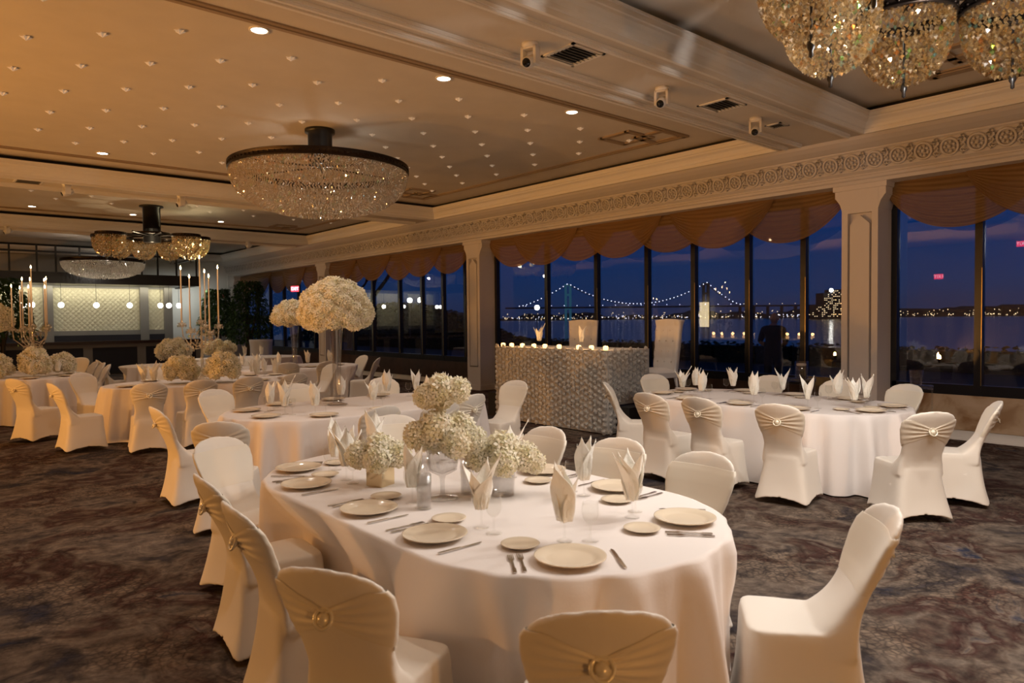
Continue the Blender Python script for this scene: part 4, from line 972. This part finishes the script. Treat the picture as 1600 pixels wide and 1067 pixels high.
# ---------------------------------------------------------------- bar at the far end
bar = thing('bar_counter', 'long bar counter with polished dark top and navy front panels', 'bar', (0, 26.3, 0))
obj('counter_top', MB().box(1.2, 8.0, -.06, .62, 1.03, 1.09).box(1.2, 8.0, -.09, .0, 1.0, 1.04).mesh('top', M['topwood']), bar)
obj('frieze_rail', MB().box(1.25, 7.95, .0, .55, .88, 1.0).mesh('rail', M['greywood']), bar)
xs_ = [1.25, 2.95, 4.48, 6.06, 7.95]
for a, b in zip(xs_, xs_[1:]): obj('front_panel', MB().box(a+.12, b-.12, .03, .10, .1, .88).mesh('panel', M['navy']), bar)
for x in xs_: obj('post', MB().box(x-.13, x+.13, .0, .2, .0, .88).mesh('post', M['greywood']), bar)
obj('kickboard', MB().box(1.25, 7.95, .04, .5, 0, .1).mesh('kick', M['black']), bar)
bb = thing('back_bar', 'back bar of grey posts around cream tufted panels', 'bar', (0, 28.6, 0))
for x in (1.9, 3.72, 6.70, 7.52): obj('post', MB().box(x-.14, x+.14, -.1, .2, 0, 2.985).mesh('post', M['greywood']), bb)
for a, b in ((2.04, 3.58), (3.86, 6.56), (6.84, 7.38)):
    obj('cream_panel', MB().box(a, b, .05, .10, 1.42, 2.92).mesh('panel', M['tufted']), bb)
    obj('upper_rail', MB().box(a, b, .0, .12, 2.92, 2.985).mesh('rail', M['greywood']), bb); obj('lower_rail', MB().box(a, b, .0, .12, 1.26, 1.42).mesh('rail', M['greywood']), bb)
    obj('lower_cabinet', MB().box(a, b, -.05, .2, .0, 1.26).mesh('cab', M['navy']), bb)
bc = thing('bar_canopy', 'black open canopy frame hung above the bar', 'canopy', (0, 26.2, 0))
obj('canopy_slab', MB().box(1.0, 7.9, 0, 2.6, 2.99, 3.08).box(1.0, 7.9, -.05, .06, 2.95, 3.30).box(7.84, 7.95, 0, 2.6, 2.95, 3.30).mesh('slab', M['black']), bc)
obj('top_rail', MB().box(1.0, 7.9, -.03, .03, 3.90, 3.96).box(7.84, 7.9, 0, 2.6, 3.9, 3.96).mesh('rail', M['black']), bc)
for k, x in enumerate((1.3, 2.45, 3.15, 3.65, 4.3, 5.2, 6.1, 6.6, 7.2, 7.86)): obj('hanger', MB().box(x-.025, x+.025, -.025, .025, 3.28, 4.12).mesh('hanger', M['black']), bc)
for k, (x, d) in enumerate(((2.84, 'first from the left'), (3.06, 'second from the left'), (3.85, 'third from the left'), (4.85, 'before the middle of the wide cream panel'), (5.85, 'fifth from the left'), (6.82, 'before the second grey post'), (7.10, 'before the narrow cream panel'), (7.43, 'last on the right'))):
    t = thing('globe_pendant', 'glowing globe pendant over the bar, '+d, 'pendant lamp', (x, 26.85, 2.28), 0, 'globe pendants over the bar')
    obj('globe', MB().sphere((0, 0, 0), .085, 14, 10).mesh('globe', M['globe'], True), t); obj('cord', MB().tube([(0, 0, .085), (0, 0, .705)], .006, 5).mesh('cord', M['black']), t)
l = bpy.data.lights.new('bar', 'AREA'); l.shape = 'RECTANGLE'; l.size = 5.5; l.size_y = .15; l.energy = 27; l.color = (1, .92, .68)
lo = bpy.data.objects.new('back_bar_strip_light', l); C.objects.link(lo); lo.location = (5.0, 28.25, 2.95); lo.rotation_euler = (math.radians(32), 0, 0)

l = bpy.data.lights.new('bar_end', 'AREA'); l.shape = 'RECTANGLE'; l.size = 1.6; l.size_y = .12; l.energy = 15; l.color = (.95, 1, .93)  # fill lamp added to brighten the end wall, no fixture built
lo = bpy.data.objects.new('bar_end_fill_light', l); C.objects.link(lo); lo.location = (8.35, 28.9, 2.97); lo.rotation_euler = (math.radians(40), 0, 0)
# end wall details
struct('trim_16', MB().box(8.0, 10.2, YF-.03, YF, 3.0, 3.1).box(10.2, 10.5, YF-.08, YF, 0, 4.1).mesh('pilaster', M['wall']))
fa = thing('fire_alarm', 'small red fire alarm box high on the far end wall', 'alarm', (10.12, YF, 2.76))
obj('alarm_body', MB().box(-.11, .11, -.07, 0, -.07, .07).mesh('body', M['red']), fa); obj('strobe', MB().box(-.05, .05, -.09, -.07, -.04, .02).mesh('strobe', M['white']), fa)
fe = thing('fire_extinguisher', 'fire extinguisher on the far end wall below the red alarm', 'fire extinguisher', (10.12, YF-.1, 1.0))
obj('cylinder', MB().lathe([(.0001, -.22), (.075, -.21), (.08, .12), (.03, .19), (.025, .22), (.0001, .22)], 16).mesh('cyl', M['red'], True), fe)
obj('valve_handle', MB().box(-.02, .02, -.09, .03, .22, .25).box(-.02, .02, -.1, .02, .27, .29).mesh('valve', M['black']), fe)
obj('label_band', MB().lathe([(.0812, -.08), (.0812, .06)], 16).mesh('band', M['label']), fe)
ck = thing('cocktail_table', 'tall cocktail table under a grey-blue floor-length cloth by the far window', 'table', (9.3, 24.1, 0))
def ckf(u, v):
    a = 2*PI*u; R = .39-.05*math.sin(PI*v)+.03*v + (.02*math.sin(9*a))*v; return (R*math.cos(a), R*math.sin(a), 1.05*(1-v)+.01)
m = MB().grid(ckf, 60, 16, True); m.f.append(tuple(range(60))); obj('cloth', m.mesh('cloth', M['bluecloth'], True), ck)
obj('pole', MB().tube([(0, 0, 0), (0, 0, 1.04)], .03).mesh('pole', M['black']), ck)

def text_mesh(s, size, m):
    cu = bpy.data.curves.new('txt', 'FONT'); cu.body = s; cu.size = size; cu.extrude = .002; cu.align_x = 'CENTER'; cu.align_y = 'CENTER'
    o = bpy.data.objects.new('tmp', cu); C.objects.link(o); dg = bpy.context.evaluated_depsgraph_get(); dg.update()
    me = bpy.data.meshes.new_from_object(o.evaluated_get(dg)); bpy.data.objects.remove(o); me.materials.clear(); me.materials.append(m); return me
def exit_sign(loc, rz, label, s=1.):
    t = thing('exit_sign', label, 'exit sign', loc, rz, 'lit exit signs'); t.scale = (s, s, s)
    obj('housing', MB().box(-.16, .16, 0, .05, -.10, .10).mesh('housing', M['camwhite']), t)
    obj('lit_face', MB().box(-.15, .15, -.004, 0, -.09, .09).mesh('face', M['exitred']), t)
    obj('lettering', text_mesh('EXIT', .15, M['exitface']), t, (0, -.006, 0), (PI/2, 0, 0))
exit_sign((10.25, 23.4, 2.80), math.radians(-60), 'small lit red exit sign hung by the farthest window bay')
exit_sign((XL+.05, 9.04, 3.03), math.radians(90), 'lit red exit sign high on the aisle wall, mirrored in the window glass')
exit_sign((XL+.05, 6.61, 3.97), math.radians(90), 'lit red exit sign near the aisle ceiling, mirrored in the rightmost window')
def sconce(y, label):
    t = thing('wall_sconce', label, 'wall lamp', (XL, y, 1.75), 0, 'wall sconces on the aisle wall')
    obj('shade', MB().box(.06, .20, -.22, .22, -.50, .62).mesh('shade', M['sconce']), t)
    b = MB().box(0, .06, -.24, .24, -.52, .64)
    for q in (-.15, 0, .15): b.lathe([(.0001, -.62), (.02, -.58), (.03, -.52), (.0001, -.50)], 8, (.13, q, 0))
    obj('bracket', b.mesh('bracket', M['brass']), t)
sconce(18.6, 'cream glowing wall sconce on the aisle wall, mirrored in the window beside the head table')

# ---------------------------------------------------------------- indoor trees
def leafy(name, label, loc, H, R, n, seed, z0, cat='plant', ls=.09):
    r = random.Random(seed); t = thing(name, label, cat, loc, 0, 'potted trees at the far end')
    obj('pot', MB().lathe([(.0001, .0), (.20, .0), (.26, .38), (.28, .42), (.24, .42), (.0001, .36)], 18).mesh('pot', M['pot'], True), t)
    s = MB()
    for k in range(5):
        a = k*1.3; s.tube([(.03*math.cos(a), .03*math.sin(a), .3), (.1*math.cos(a), .1*math.sin(a), H*.4), (R*.6*math.cos(a), R*.6*math.sin(a), H*.85)], [.03, .022, .008], 6)
    obj('stem', s.mesh('stem', M['wood']), t)
    m = MB()
    for k in range(n):
        a = r.random()*6.283; q = r.random(); z = z0+(H-z0)*r.random(); rr = R*(.25+.75*q**.5)*(1-.5*((z-z0)/(H-z0))**2)
        L_ = ls*r.uniform(.7, 1.4); mt = Matrix.Translation((rr*math.cos(a), rr*math.sin(a), z)) @ Matrix.Rotation(a+r.uniform(-.8, .8), 4, 'Z') @ Matrix.Rotation(r.uniform(.1, 1.2), 4, 'Y') @ Matrix.Rotation(r.uniform(-.7, .7), 4, 'X')
        m.add([(0, 0, 0), (L_*.5, L_*.28, .01), (L_*1.2, 0, -.01), (L_*.5, -L_*.28, .01)], [(0, 1, 2, 3)], mt)
    f_ = obj('foliage', m.mesh('foliage', M['leaf'], False, False), t)
leafy('potted_ficus', 'dark leafy potted tree in front of the farthest window', (9.7, 26.2, 0), 3.2, .78, 2600, 1, .9, ls=.11)
leafy('potted_ficus', 'green potted tree on the end wall behind the crystal candelabra', (9.45, 28.9, 0), 3.0, .72, 2200, 2, 1.2, ls=.12)
leafy('potted_ficus', 'green potted tree left of the bar at the picture edge', (2.05, 24.6, 0), 3.0, .8, 2000, 3, 1.3, ls=.12)

# ---------------------------------------------------------------- unseen amber uplighters, added to wash the ceiling
def uplight(x, y, aim, power, label, col=(1, .43, .09), ss=1.5):
    t = thing('uplighter', label, 'uplighter', (x, y, 0), 0, 'added amber uplighters along the walls')
    obj('can', MB().lathe([(.0001, 0), (.10, 0), (.10, .16), (.085, .16), (.08, .13), (.0001, .13)], 20).mesh('can', M['black'], True), t)
    obj('lens', MB().lathe([(.0001, .14), (.078, .14)], 20).mesh('lens', M['amberlens']), t)
    l = bpy.data.lights.new('uplight', 'SPOT'); l.energy = power; l.spot_size = ss; l.spot_blend = 1; l.color = col; l.shadow_soft_size = .12
    lo = bpy.data.objects.new('uplighter_beam', l); C.objects.link(lo); lo.parent = t; lo.location = (0, 0, .2)
    lo.rotation_euler = (Vector(aim)-Vector((x, y, .2))).to_track_quat('-Z', 'Y').to_euler()
def amber_fill(x, y, aim, power):  # added amber fill aimed at the chairs, with no fixture of its own
    l = bpy.data.lights.new('amber_fill', 'SPOT'); l.energy = power; l.spot_size = 2.7; l.spot_blend = 1; l.color = (1, .46, .12); l.shadow_soft_size = .035
    lo = bpy.data.objects.new('amber_fill_spot', l); C.objects.link(lo); lo.location = (x, y, .35); lo.rotation_euler = (Vector(aim)-Vector((x, y, .35))).to_track_quat('-Z', 'Y').to_euler()
for y, aim, pw_ in ((9., (2.6, 2.2, .9), 620), (12.5, (3.5, 6., .9), 300), (17.5, (3., 13., .9), 200)): amber_fill(XL+.25, y, aim, pw_)
t_ = [('back', .4, -4.7, (2.2, 2.5, .9), 300), ('backr', 4.6, -4.7, (6.2, 3.5, .8), 90)]
for _, x_, y_, aim_, pw_ in t_: amber_fill(x_, y_, aim_, pw_)
UP = 900
for x_, d_ in ((.4, 'behind the closest table'), (4.6, 'behind the closest chandelier')): uplight(x_, -4.75, (x_, -3.5, ZT), 30, 'added unseen amber uplighter on the floor of the back wall, '+d_)
for k, (y, ax, ay) in enumerate(((6.0, 2.5, 8.), (9.0, 3., 9.5), (12.5, 2.5, 12.), (17.5, 2.5, 18.), (23.5, 2, 24.))):
    uplight(XL+.25, y, (ax, ay, ZT), UP, 'added unseen amber uplighter on the floor of the aisle wall, %s in the row' % ordn[k])

# ---------------------------------------------------------------- the man outside the window
def person(loc, rz):
    t = thing('person', 'bald man in a black shirt standing outside the window, looking down', 'person', loc, rz)
    me = bpy.data.meshes.new('body')
    J = [((0, 0, .95), .15), ((0, -.01, 1.10), .15), ((0, .0, 1.28), .165), ((0, .01, 1.42), .13), ((0, .03, 1.50), .06), ((0, .075, 1.56), .055),
         ((-.19, .0, 1.40), .072), ((-.27, -.03, 1.14), .052), ((-.12, .20, 1.02), .038), ((-.05, .25, 1.0), .03),
         ((.19, .0, 1.40), .072), ((.27, -.03, 1.14), .052), ((.13, .20, 1.04), .038), ((.06, .25, 1.02), .03),
         ((-.10, 0, .88), .10), ((-.11, .02, .50), .068), ((-.12, -.02, .09), .045), ((-.13, .12, .04), .035),
         ((.10, 0, .88), .10), ((.11, .02, .50), .068), ((.12, -.02, .09), .045), ((.13, .12, .04), .035)]
    E_ = [(0, 1), (1, 2), (2, 3), (3, 4), (4, 5), (3, 6), (6, 7), (7, 8), (8, 9), (3, 10), (10, 11), (11, 12), (12, 13), (0, 14), (14, 15), (15, 16), (16, 17), (0, 18), (18, 19), (19, 20), (20, 21)]
    me.from_pydata([j[0] for j in J], E_, [])
    o = bpy.data.objects.new('tmp', me); C.objects.link(o); md = o.modifiers.new('s', 'SKIN')
    for v, j in zip(me.skin_vertices[0].data, J): v.radius = (j[1], j[1])
    me.skin_vertices[0].data[0].use_root = True
    su = o.modifiers.new('u', 'SUBSURF'); su.levels = 2; su.render_levels = 2
    dg = bpy.context.evaluated_depsgraph_get(); dg.update(); b = bpy.data.meshes.new_from_object(o.evaluated_get(dg)); bpy.data.objects.remove(o)
    # head: lathe with face features, tipped forward
    hm = MB(); base = len(b.vertices)
    hd = MB(); n = 20; prof = [(.0001, -.125), (.045, -.12), (.062, -.09), (.07, -.05), (.076, 0), (.078, .04), (.07, .085), (.045, .115), (.0001, .125)]
    hd.lathe(prof, n); vs = []
    for x, y, z in hd.v:
        y *= 1.22
        if y > 0: y += .018*math.exp(-(x/.018)**2-((z+.01)/.03)**2) - .008*math.exp(-((abs(x)-.03)/.014)**2-((z-.015)/.014)**2) + .006*math.exp(-(x/.03)**2-((z+.055)/.012)**2)
        vs.append((x, y, z))
    hd.v = vs
    for s in (-1, 1): hd.add(*(lambda q: (q.v, q.f))(MB().sphere((s*.078, -.01, -.005), .024, 8, 6, 1.4)))
    mt = Matrix.Translation((0, .11, 1.635)) @ Matrix.Rotation(-.45, 4, 'X')
    hm.add(hd.v, hd.f, mt)
    for s in (-1, 1):   # hands: palm, four fingers and a thumb, folded together in front
        bx = Vector((s*.045, .262, 1.0))
        hm.add(*(lambda q: (q.v, q.f))(MB().sphere((0, 0, 0), .034, 10, 6, 1.0)), Matrix.Translation(bx) @ Matrix.Diagonal((1, 1.2, .55, 1)))
        for k in range(4): p = bx+Vector((-s*.012, .026-.016*k+.012, .0)); hm.tube([p, p+Vector((-s*.028, .014, -.006)), p+Vector((-s*.048, .006, -.026))], [.0095, .009, .007], 6)
        hm.tube([bx+Vector((s*.01, -.01, .012)), bx+Vector((-s*.012, .01, .034)), bx+Vector((-s*.028, .03, .036))], [.011, .010, .008], 6)
    bm = bmesh.new(); bm.from_mesh(b); bm.from_mesh(hm.mesh('h', M['skin'])); o2 = bpy.data.meshes.new('person_body'); bm.to_mesh(o2); bm.free()
    o2.materials.append(M['skin']); smooth(o2); body = obj('body', o2, t)
    # clothes: shells a little outside the body
    def shell(test, name, off):
        q = bmesh.new(); q.from_mesh(b)
        bmesh.ops.delete(q, geom=[f for f in q.faces if not test(f.calc_center_median())], context='FACES')
        q.normal_update()
        for v in q.verts: v.co += v.normal*off
        me_ = bpy.data.meshes.new(name); q.to_mesh(me_); q.free(); me_.materials.clear(); me_.materials.append(M['blackcloth']); smooth(me_); obj(name, me_, t)
    shell(lambda p: .86 < p.z < 1.485 and not (p.z < 1.16 and (p.y > .10 or abs(p.x) > .2)), 'shirt', .012)
    shell(lambda p: .10 < p.z <= .90, 'trousers', .012)
    shell(lambda p: p.z <= .11, 'shoes', .012)
person((14.0, 7.75, 0), math.radians(-75))

# ---------------------------------------------------------------- outdoors
struct('ground_terrace', MB().box(XW+.3, 26, -40, 70, -.4, 0).mesh('terrace', M['ground']))
struct('water', MB().box(26, 6000, -3500, 6000, -6, -5).mesh('water', M['water']))
r_ = random.Random(3); h = MB()
for k in range(9000):
    y = r_.uniform(-14, 44); z = r_.random(); x = 23.5+r_.uniform(-.6, .6); s = r_.uniform(.06, .12)
    mt = Matrix.Translation((x, y, .02+z*.72)) @ Matrix.Rotation(r_.random()*6, 4, 'Z') @ Matrix.Rotation(r_.random()*3, 4, 'X')
    h.add([(-s, 0, 0), (0, s*.5, 0), (s, 0, 0), (0, -s*.5, 0)], [(0, 1, 2, 3)], mt)
h.box(23.1, 23.9, -14, 44, 0, .62)
tag(obj('hedge', h.mesh('hedge', M['hedge'], False, False)), 'low dark clipped hedge along the terrace outside the windows', 'hedge', None, 'stuff')
def bare_tree(loc, H, seed, label, spread=1.):
    r = random.Random(seed); t = thing('bare_tree', label, 'tree', loc, 0, 'bare trees outside the windows'); mt_ = MB(); mb_ = MB()
    def grow(p, d, L_, rad, lv, m):
        q = p+d*L_; q2 = p+d*L_*.5+Vector((r.uniform(-1, 1), r.uniform(-1, 1), r.uniform(-.5, .5)))*L_*.08
        m.tube([p, q2, q], [rad, rad*.85, rad*.65], 5 if lv > 1 else 8)
        if lv < 6:
            for k in range(3 if lv < 3 else 2):
                nd = (d+Vector((r.uniform(-1, 1), r.uniform(-1, 1), r.uniform(-.25, .55)))*.62*spread).normalized(); grow(q, nd, L_*r.uniform(.62, .85), max(.012, rad*.6), lv+1, mb_)
    grow(Vector((0, 0, 0)), Vector((0, 0, 1)), H*.26, .16, 0, mt_)
    obj('trunk', mt_.mesh('trunk', M['wood']), t); obj('branches', mb_.mesh('branches', M['wood'], False, False), t)
bare_tree((17.0, 30.0, 0), 10.5, 5, 'bare winter tree outside the window behind the giant flower ball')
bare_tree((20.5, 39.0, 0), 9, 9, 'second bare winter tree farther along the terrace outside')
def bush_mass(loc, L_, W, H, seed, label):
    r = random.Random(seed); m = MB()
    for k in range(int(L_*W*9)):
        x = r.uniform(-1, 1); y = r.uniform(-1, 1); hh = H*max(0, 1-(x*x)**1.2)*(1-.5*y*y); z = hh*r.random()**.4; s = r.uniform(.25, .6)
        m.add([(-s, 0, 0), (0, s*.5, .1), (s, 0, 0), (0, -s*.5, -.1)], [(0, 1, 2, 3)], Matrix.Translation((x*W/2, y*L_/2, z)) @ Matrix.Rotation(r.random()*6, 4, 'Z') @ Matrix.Rotation(r.random()*3, 4, 'X'))
    m.grid(lambda u, v: ((2*u-1)*W/2, (2*v-1)*L_/2, .9*H*max(0, 1-((2*u-1)**2)**1.2)*(1-.5*(2*v-1)**2)), 16, 16)
    o = obj('shore_thicket', m.mesh('thicket', M['hedge'], False, False), None, loc); tag(o, label, 'bushes', None, 'stuff')
bush_mass((40, 58, -4.5), 44, 22, 5.2, 1, 'dark thicket on the near shore outside the left windows')
bush_mass((89.7, 147.1, -5), 60, 36, 11, 2, 'dark wooded point on the bay left of the bridge')
Fv = Vector((math.cos(math.radians(49.3)), math.sin(math.radians(49.3)), 0)); Rv = Vector((Fv.y, -Fv.x, 0))
def far(s, d, z): p = Fv*d+Rv*s; return Vector((p.x, p.y, z))
def lamp_post(p, hgt, label, group, lm='white_lamp', rad=.16):
    t = thing('lamp_post', label, 'street lamp', p, 0, group)
    obj('pole', MB().tube([(0, 0, 0), (0, 0, hgt)], .06, 6).mesh('pole', M['black']), t); obj('lamp', MB().sphere((0, 0, hgt), rad, 10, 6).mesh('lamp', M[lm], True), t)
lamp_post((25.6, 40.2, -.0), 3.0, 'left one of two white lamps beyond the left windows', 'white lamps outside'); lamp_post((25.9, 39.4, -.0), 3.0, 'right one of two white lamps beyond the left windows', 'white lamps outside')
lamp_post(far(5.2, 145, -5), 9.0, 'bright warm lamp on the dark wooded point', 'white lamps outside', 'white_lamp', .5)
# far shore
m = MB(); N = 160; vs = []
for k in range(N+1):
    s = -1900+5200*k/N; hgt = 12+9*math.sin(k*.31)+7*math.sin(k*.83+1)+5*math.sin(k*2.1)
    if s > 1250: hgt += 14
    vs += [far(s, 2960, -6), far(s, 3020, max(4, hgt)), far(s, 3300, max(5, hgt+6)), far(s, 3500, -6)]
m.v = [tuple(v) for v in vs]
for k in range(N):
    for j in range(3): m.f.append((k*4+j, k*4+4+j, k*4+5+j, k*4+1+j))
struct('land_far_shore', m.mesh('shore', M['hill']))['kind'] = 'structure'
def specks(name, label, n, fn, mt_, rad, seed):
    r = random.Random(seed); m = MB()
    for k in range(n):
        p, q = fn(r); m.octa(p, rad*q, rad*q*1.2)
    o = obj(name, m.mesh(name, M[mt_], False, False)); return tag(o, label, 'town lights', None, 'stuff')
specks('shore_lights', 'scattered warm town lights along the far shore of the bay', 420, lambda r: (far(r.uniform(-200, 2900), 2950, r.uniform(-1, 5)+(r.random()**3)*24), r.uniform(.5, 1.25)), 'warm_lamp', 1.7, 1)
specks('waterfront_lights', 'scattered white lights on the waterfront under the bridge', 150, lambda r: (far(r.uniform(0, 1500), 2945, r.uniform(0, 12)), r.uniform(.4, 1.2)), 'cable_lamp', 1.6, 2)
# suspension bridge
BD = 2800.
bs = lambda px: (px-800)/1102*BD
sA, sB, s0, s1, s2 = bs(888), bs(1103), bs(812), bs(1155), bs(1330)
DZ, TZ_ = 48., 138.
br = thing('suspension_bridge', 'long suspension bridge across the bay with strings of cable lamps', 'bridge', far((sA+sB)/2, BD, 0))
O_ = far((sA+sB)/2, BD, 0)
def L2(s, d, z): return far(s, BD+d, z)-O_
def slab(sa, sb, d0, d1, z0, z1):
    vs = [L2(s, d, z) for s in (sa, sb) for d in (d0, d1) for z in (z0, z1)]
    return MB().add(vs, [(0, 1, 3, 2), (4, 6, 7, 5), (0, 4, 5, 1), (2, 3, 7, 6), (0, 2, 6, 4), (1, 5, 7, 3)])
obj('deck', slab(bs(790), s2, -12, 12, DZ-6, DZ).mesh('deck', M['steel_b']), br)
for nm, s_, mt_ in (('tower', sA, 'tower_lit'), ('tower', sB, 'steel_b')):
    tm = MB()
    for ds in (-9, 9):
        q = slab(s_+ds-4, s_+ds+4, -9, 9, -6, TZ_); tm.add(q.v, q.f)
    for z in (TZ_-8, 92, DZ-10):
        q = slab(s_-9, s_+9, -6, 6, z, z+8); tm.add(q.v, q.f)
    o = obj(nm, tm.mesh(nm, M[mt_]), br)
    if mt_ == 'tower_lit': o['label'] = 'teal floodlit tower'
def cz(s):
    if sA <= s <= sB: k = (s-(sA+sB)/2)/((sB-sA)/2); return DZ+8+(TZ_-DZ-8)*k*k
    if s < sA: k = (s-s0)/(sA-s0); return DZ+2+(TZ_-DZ-2)*k**1.35
    k = (s1-s)/(s1-sB); return DZ+2+(TZ_-DZ-2)*max(0, k)**1.35
for d in (-11, 11):
    obj('main_cable', MB().tube([L2(s0+(s1-s0)*k/60, d, cz(s0+(s1-s0)*k/60)) for k in range(61)], 1.0, 4).mesh('cable', M['steel_b']), br)
lampm = MB().sphere((0, 0, 0), 1.45, 6, 4).mesh('lamp', M['cable_lamp'])
warmm = MB().sphere((0, 0, 0), 1.5, 6, 4).mesh('lamp', M['warm_lamp'])
n = 60
for k in range(n+1):
    s_ = s0+(s1-s0)*k/n; obj('cable_lamp', lampm, br, L2(s_, -13, cz(s_)+2))
for k in range(26):
    s_ = s0+(s2-s0)*(k+.5)/26; obj('deck_lamp', warmm if s_ > s1 else lampm, br, L2(s_, -13, DZ+5)).scale = (.8, .8, .8)
for k in range(9): obj('pier', slab(s1+k*55, s1+k*55+7, -8, 8, -6, DZ-6).mesh('pier', M['steel_b']), br)
# lit apartment tower on the right shore
bld = thing('apartment_tower', 'lit stepped apartment tower on the shore right of the bridge', 'building', far(0, 0, 0))
for k, (a, b, z) in enumerate(((1262, 1278, 14), (1274, 1290, 28), (1286, 1330, 56), (1300, 1316, 64))):
    d0 = 1650; f0 = lambda px: (px-800)/1102*d0
    q = [far(f0(s), d, zz) for s in (a, b) for d in (d0, d0+40) for zz in (-6, z)]
    obj('tower_block', MB().add(q, [(0, 1, 3, 2), (4, 6, 7, 5), (0, 4, 5, 1), (2, 3, 7, 6), (0, 2, 6, 4), (1, 5, 7, 3)]).mesh('block', M['facade']), bld)
    m = MB(); rr = random.Random(k)
    z_ = 1.
    while z_ < z-3:
        s_ = f0(a)+3
        while s_ < f0(b)-3:
            if rr.random() < .42: m.add([far(s_, d0-.6, z_), far(s_+2.0, d0-.6, z_), far(s_+2.0, d0-.6, z_+1.0), far(s_, d0-.6, z_+1.0)], [(0, 1, 2, 3)])
            s_ += 4.2
        z_ += 4.2
    if m.v: o = obj('lit_windows', m.mesh('lit', M['warm_lamp'], False, False), bld); o['kind'] = 'stuff'
obj('roof_lamp', MB().sphere(far((1298-800)/1102*1650, 1648, 62), 4.2, 10, 6).mesh('roof_lamp', M['white_lamp'], True), bld)

# ---------------------------------------------------------------- sky, camera, exposure
W = bpy.data.worlds.new('dusk'); sc.world = W; W.use_nodes = True; nt = W.node_tree
tc = nt.nodes.new('ShaderNodeTexCoord'); sx = nt.nodes.new('ShaderNodeSeparateXYZ'); rp = nt.nodes.new('ShaderNodeValToRGB')
e = rp.color_ramp.elements; e[0].position = .0; e[0].color = (.013, .022, .068, 1); e[1].position = 1; e[1].color = (.003, .012, .06, 1)
for p, cc in ((.03, (.008, .026, .092)), (.12, (.004, .027, .118)), (.35, (.002, .022, .100))):
    q = e.new(p); q.color = (*cc, 1)
nz = nt.nodes.new('ShaderNodeTexNoise'); nz.inputs['Scale'].default_value = 5; nz.inputs['Detail'].default_value = 4
mpn = nt.nodes.new('ShaderNodeMapping'); mpn.inputs['Scale'].default_value = (1, 1, 5)
ma = nt.nodes.new('ShaderNodeMath'); ma.operation = 'MULTIPLY_ADD'; ma.inputs[1].default_value = .06; 
bg = nt.nodes['Background']; bg.inputs['Strength'].default_value = 1.0
nt.links.new(tc.outputs['Generated'], sx.inputs[0]); nt.links.new(tc.outputs['Generated'], mpn.inputs[0]); nt.links.new(mpn.outputs[0], nz.inputs['Vector'])
nt.links.new(nz.outputs['Fac'], ma.inputs[0]); nt.links.new(sx.outputs['Z'], ma.inputs[2]); 
sb = nt.nodes.new('ShaderNodeMath'); sb.operation = 'SUBTRACT'; sb.inputs[1].default_value = .03; nt.links.new(ma.outputs[0], sb.inputs[0])
nt.links.new(sb.outputs[0], rp.inputs[0]); nt.links.new(rp.outputs[0], bg.inputs['Color'])

cam = bpy.data.cameras.new('camera'); co_ = bpy.data.objects.new('camera', cam); C.objects.link(co_); sc.camera = co_
cam.sensor_width = 36; cam.lens = 1102/1600*36; cam.clip_start = .05; cam.clip_end = 9000
yaw, pit, rol = math.radians(49.3025), math.radians(-1.811), math.radians(-.555)
Fw = Vector((math.cos(yaw)*math.cos(pit), math.sin(yaw)*math.cos(pit), math.sin(pit))); Rt = Vector((math.sin(yaw), -math.cos(yaw), 0)); Up = Rt.cross(Fw)
R2 = Rt*math.cos(rol)+Up*math.sin(rol); U2 = -Rt*math.sin(rol)+Up*math.cos(rol)
co_.matrix_world = Matrix(((R2.x, U2.x, -Fw.x, 0), (R2.y, U2.y, -Fw.y, 0), (R2.z, U2.z, -Fw.z, 1.68), (0, 0, 0, 1)))
cam.dof.use_dof = True; cam.dof.focus_distance = 6.5; cam.dof.aperture_fstop = 3.2
vs_ = sc.view_settings; vs_.view_transform = 'Standard'; vs_.look = 'None'; vs_.gamma = 1; vs_.use_curve_mapping = False; vs_.exposure = -0.06
sc.cycles.use_denoising = True; sc.cycles.max_bounces = 10; sc.cycles.transparent_max_bounces = 24; sc.cycles.diffuse_bounces = 4; sc.cycles.glossy_bounces = 4
sc.cycles.sample_clamp_indirect = 6; sc.cycles.sample_clamp_direct = 0
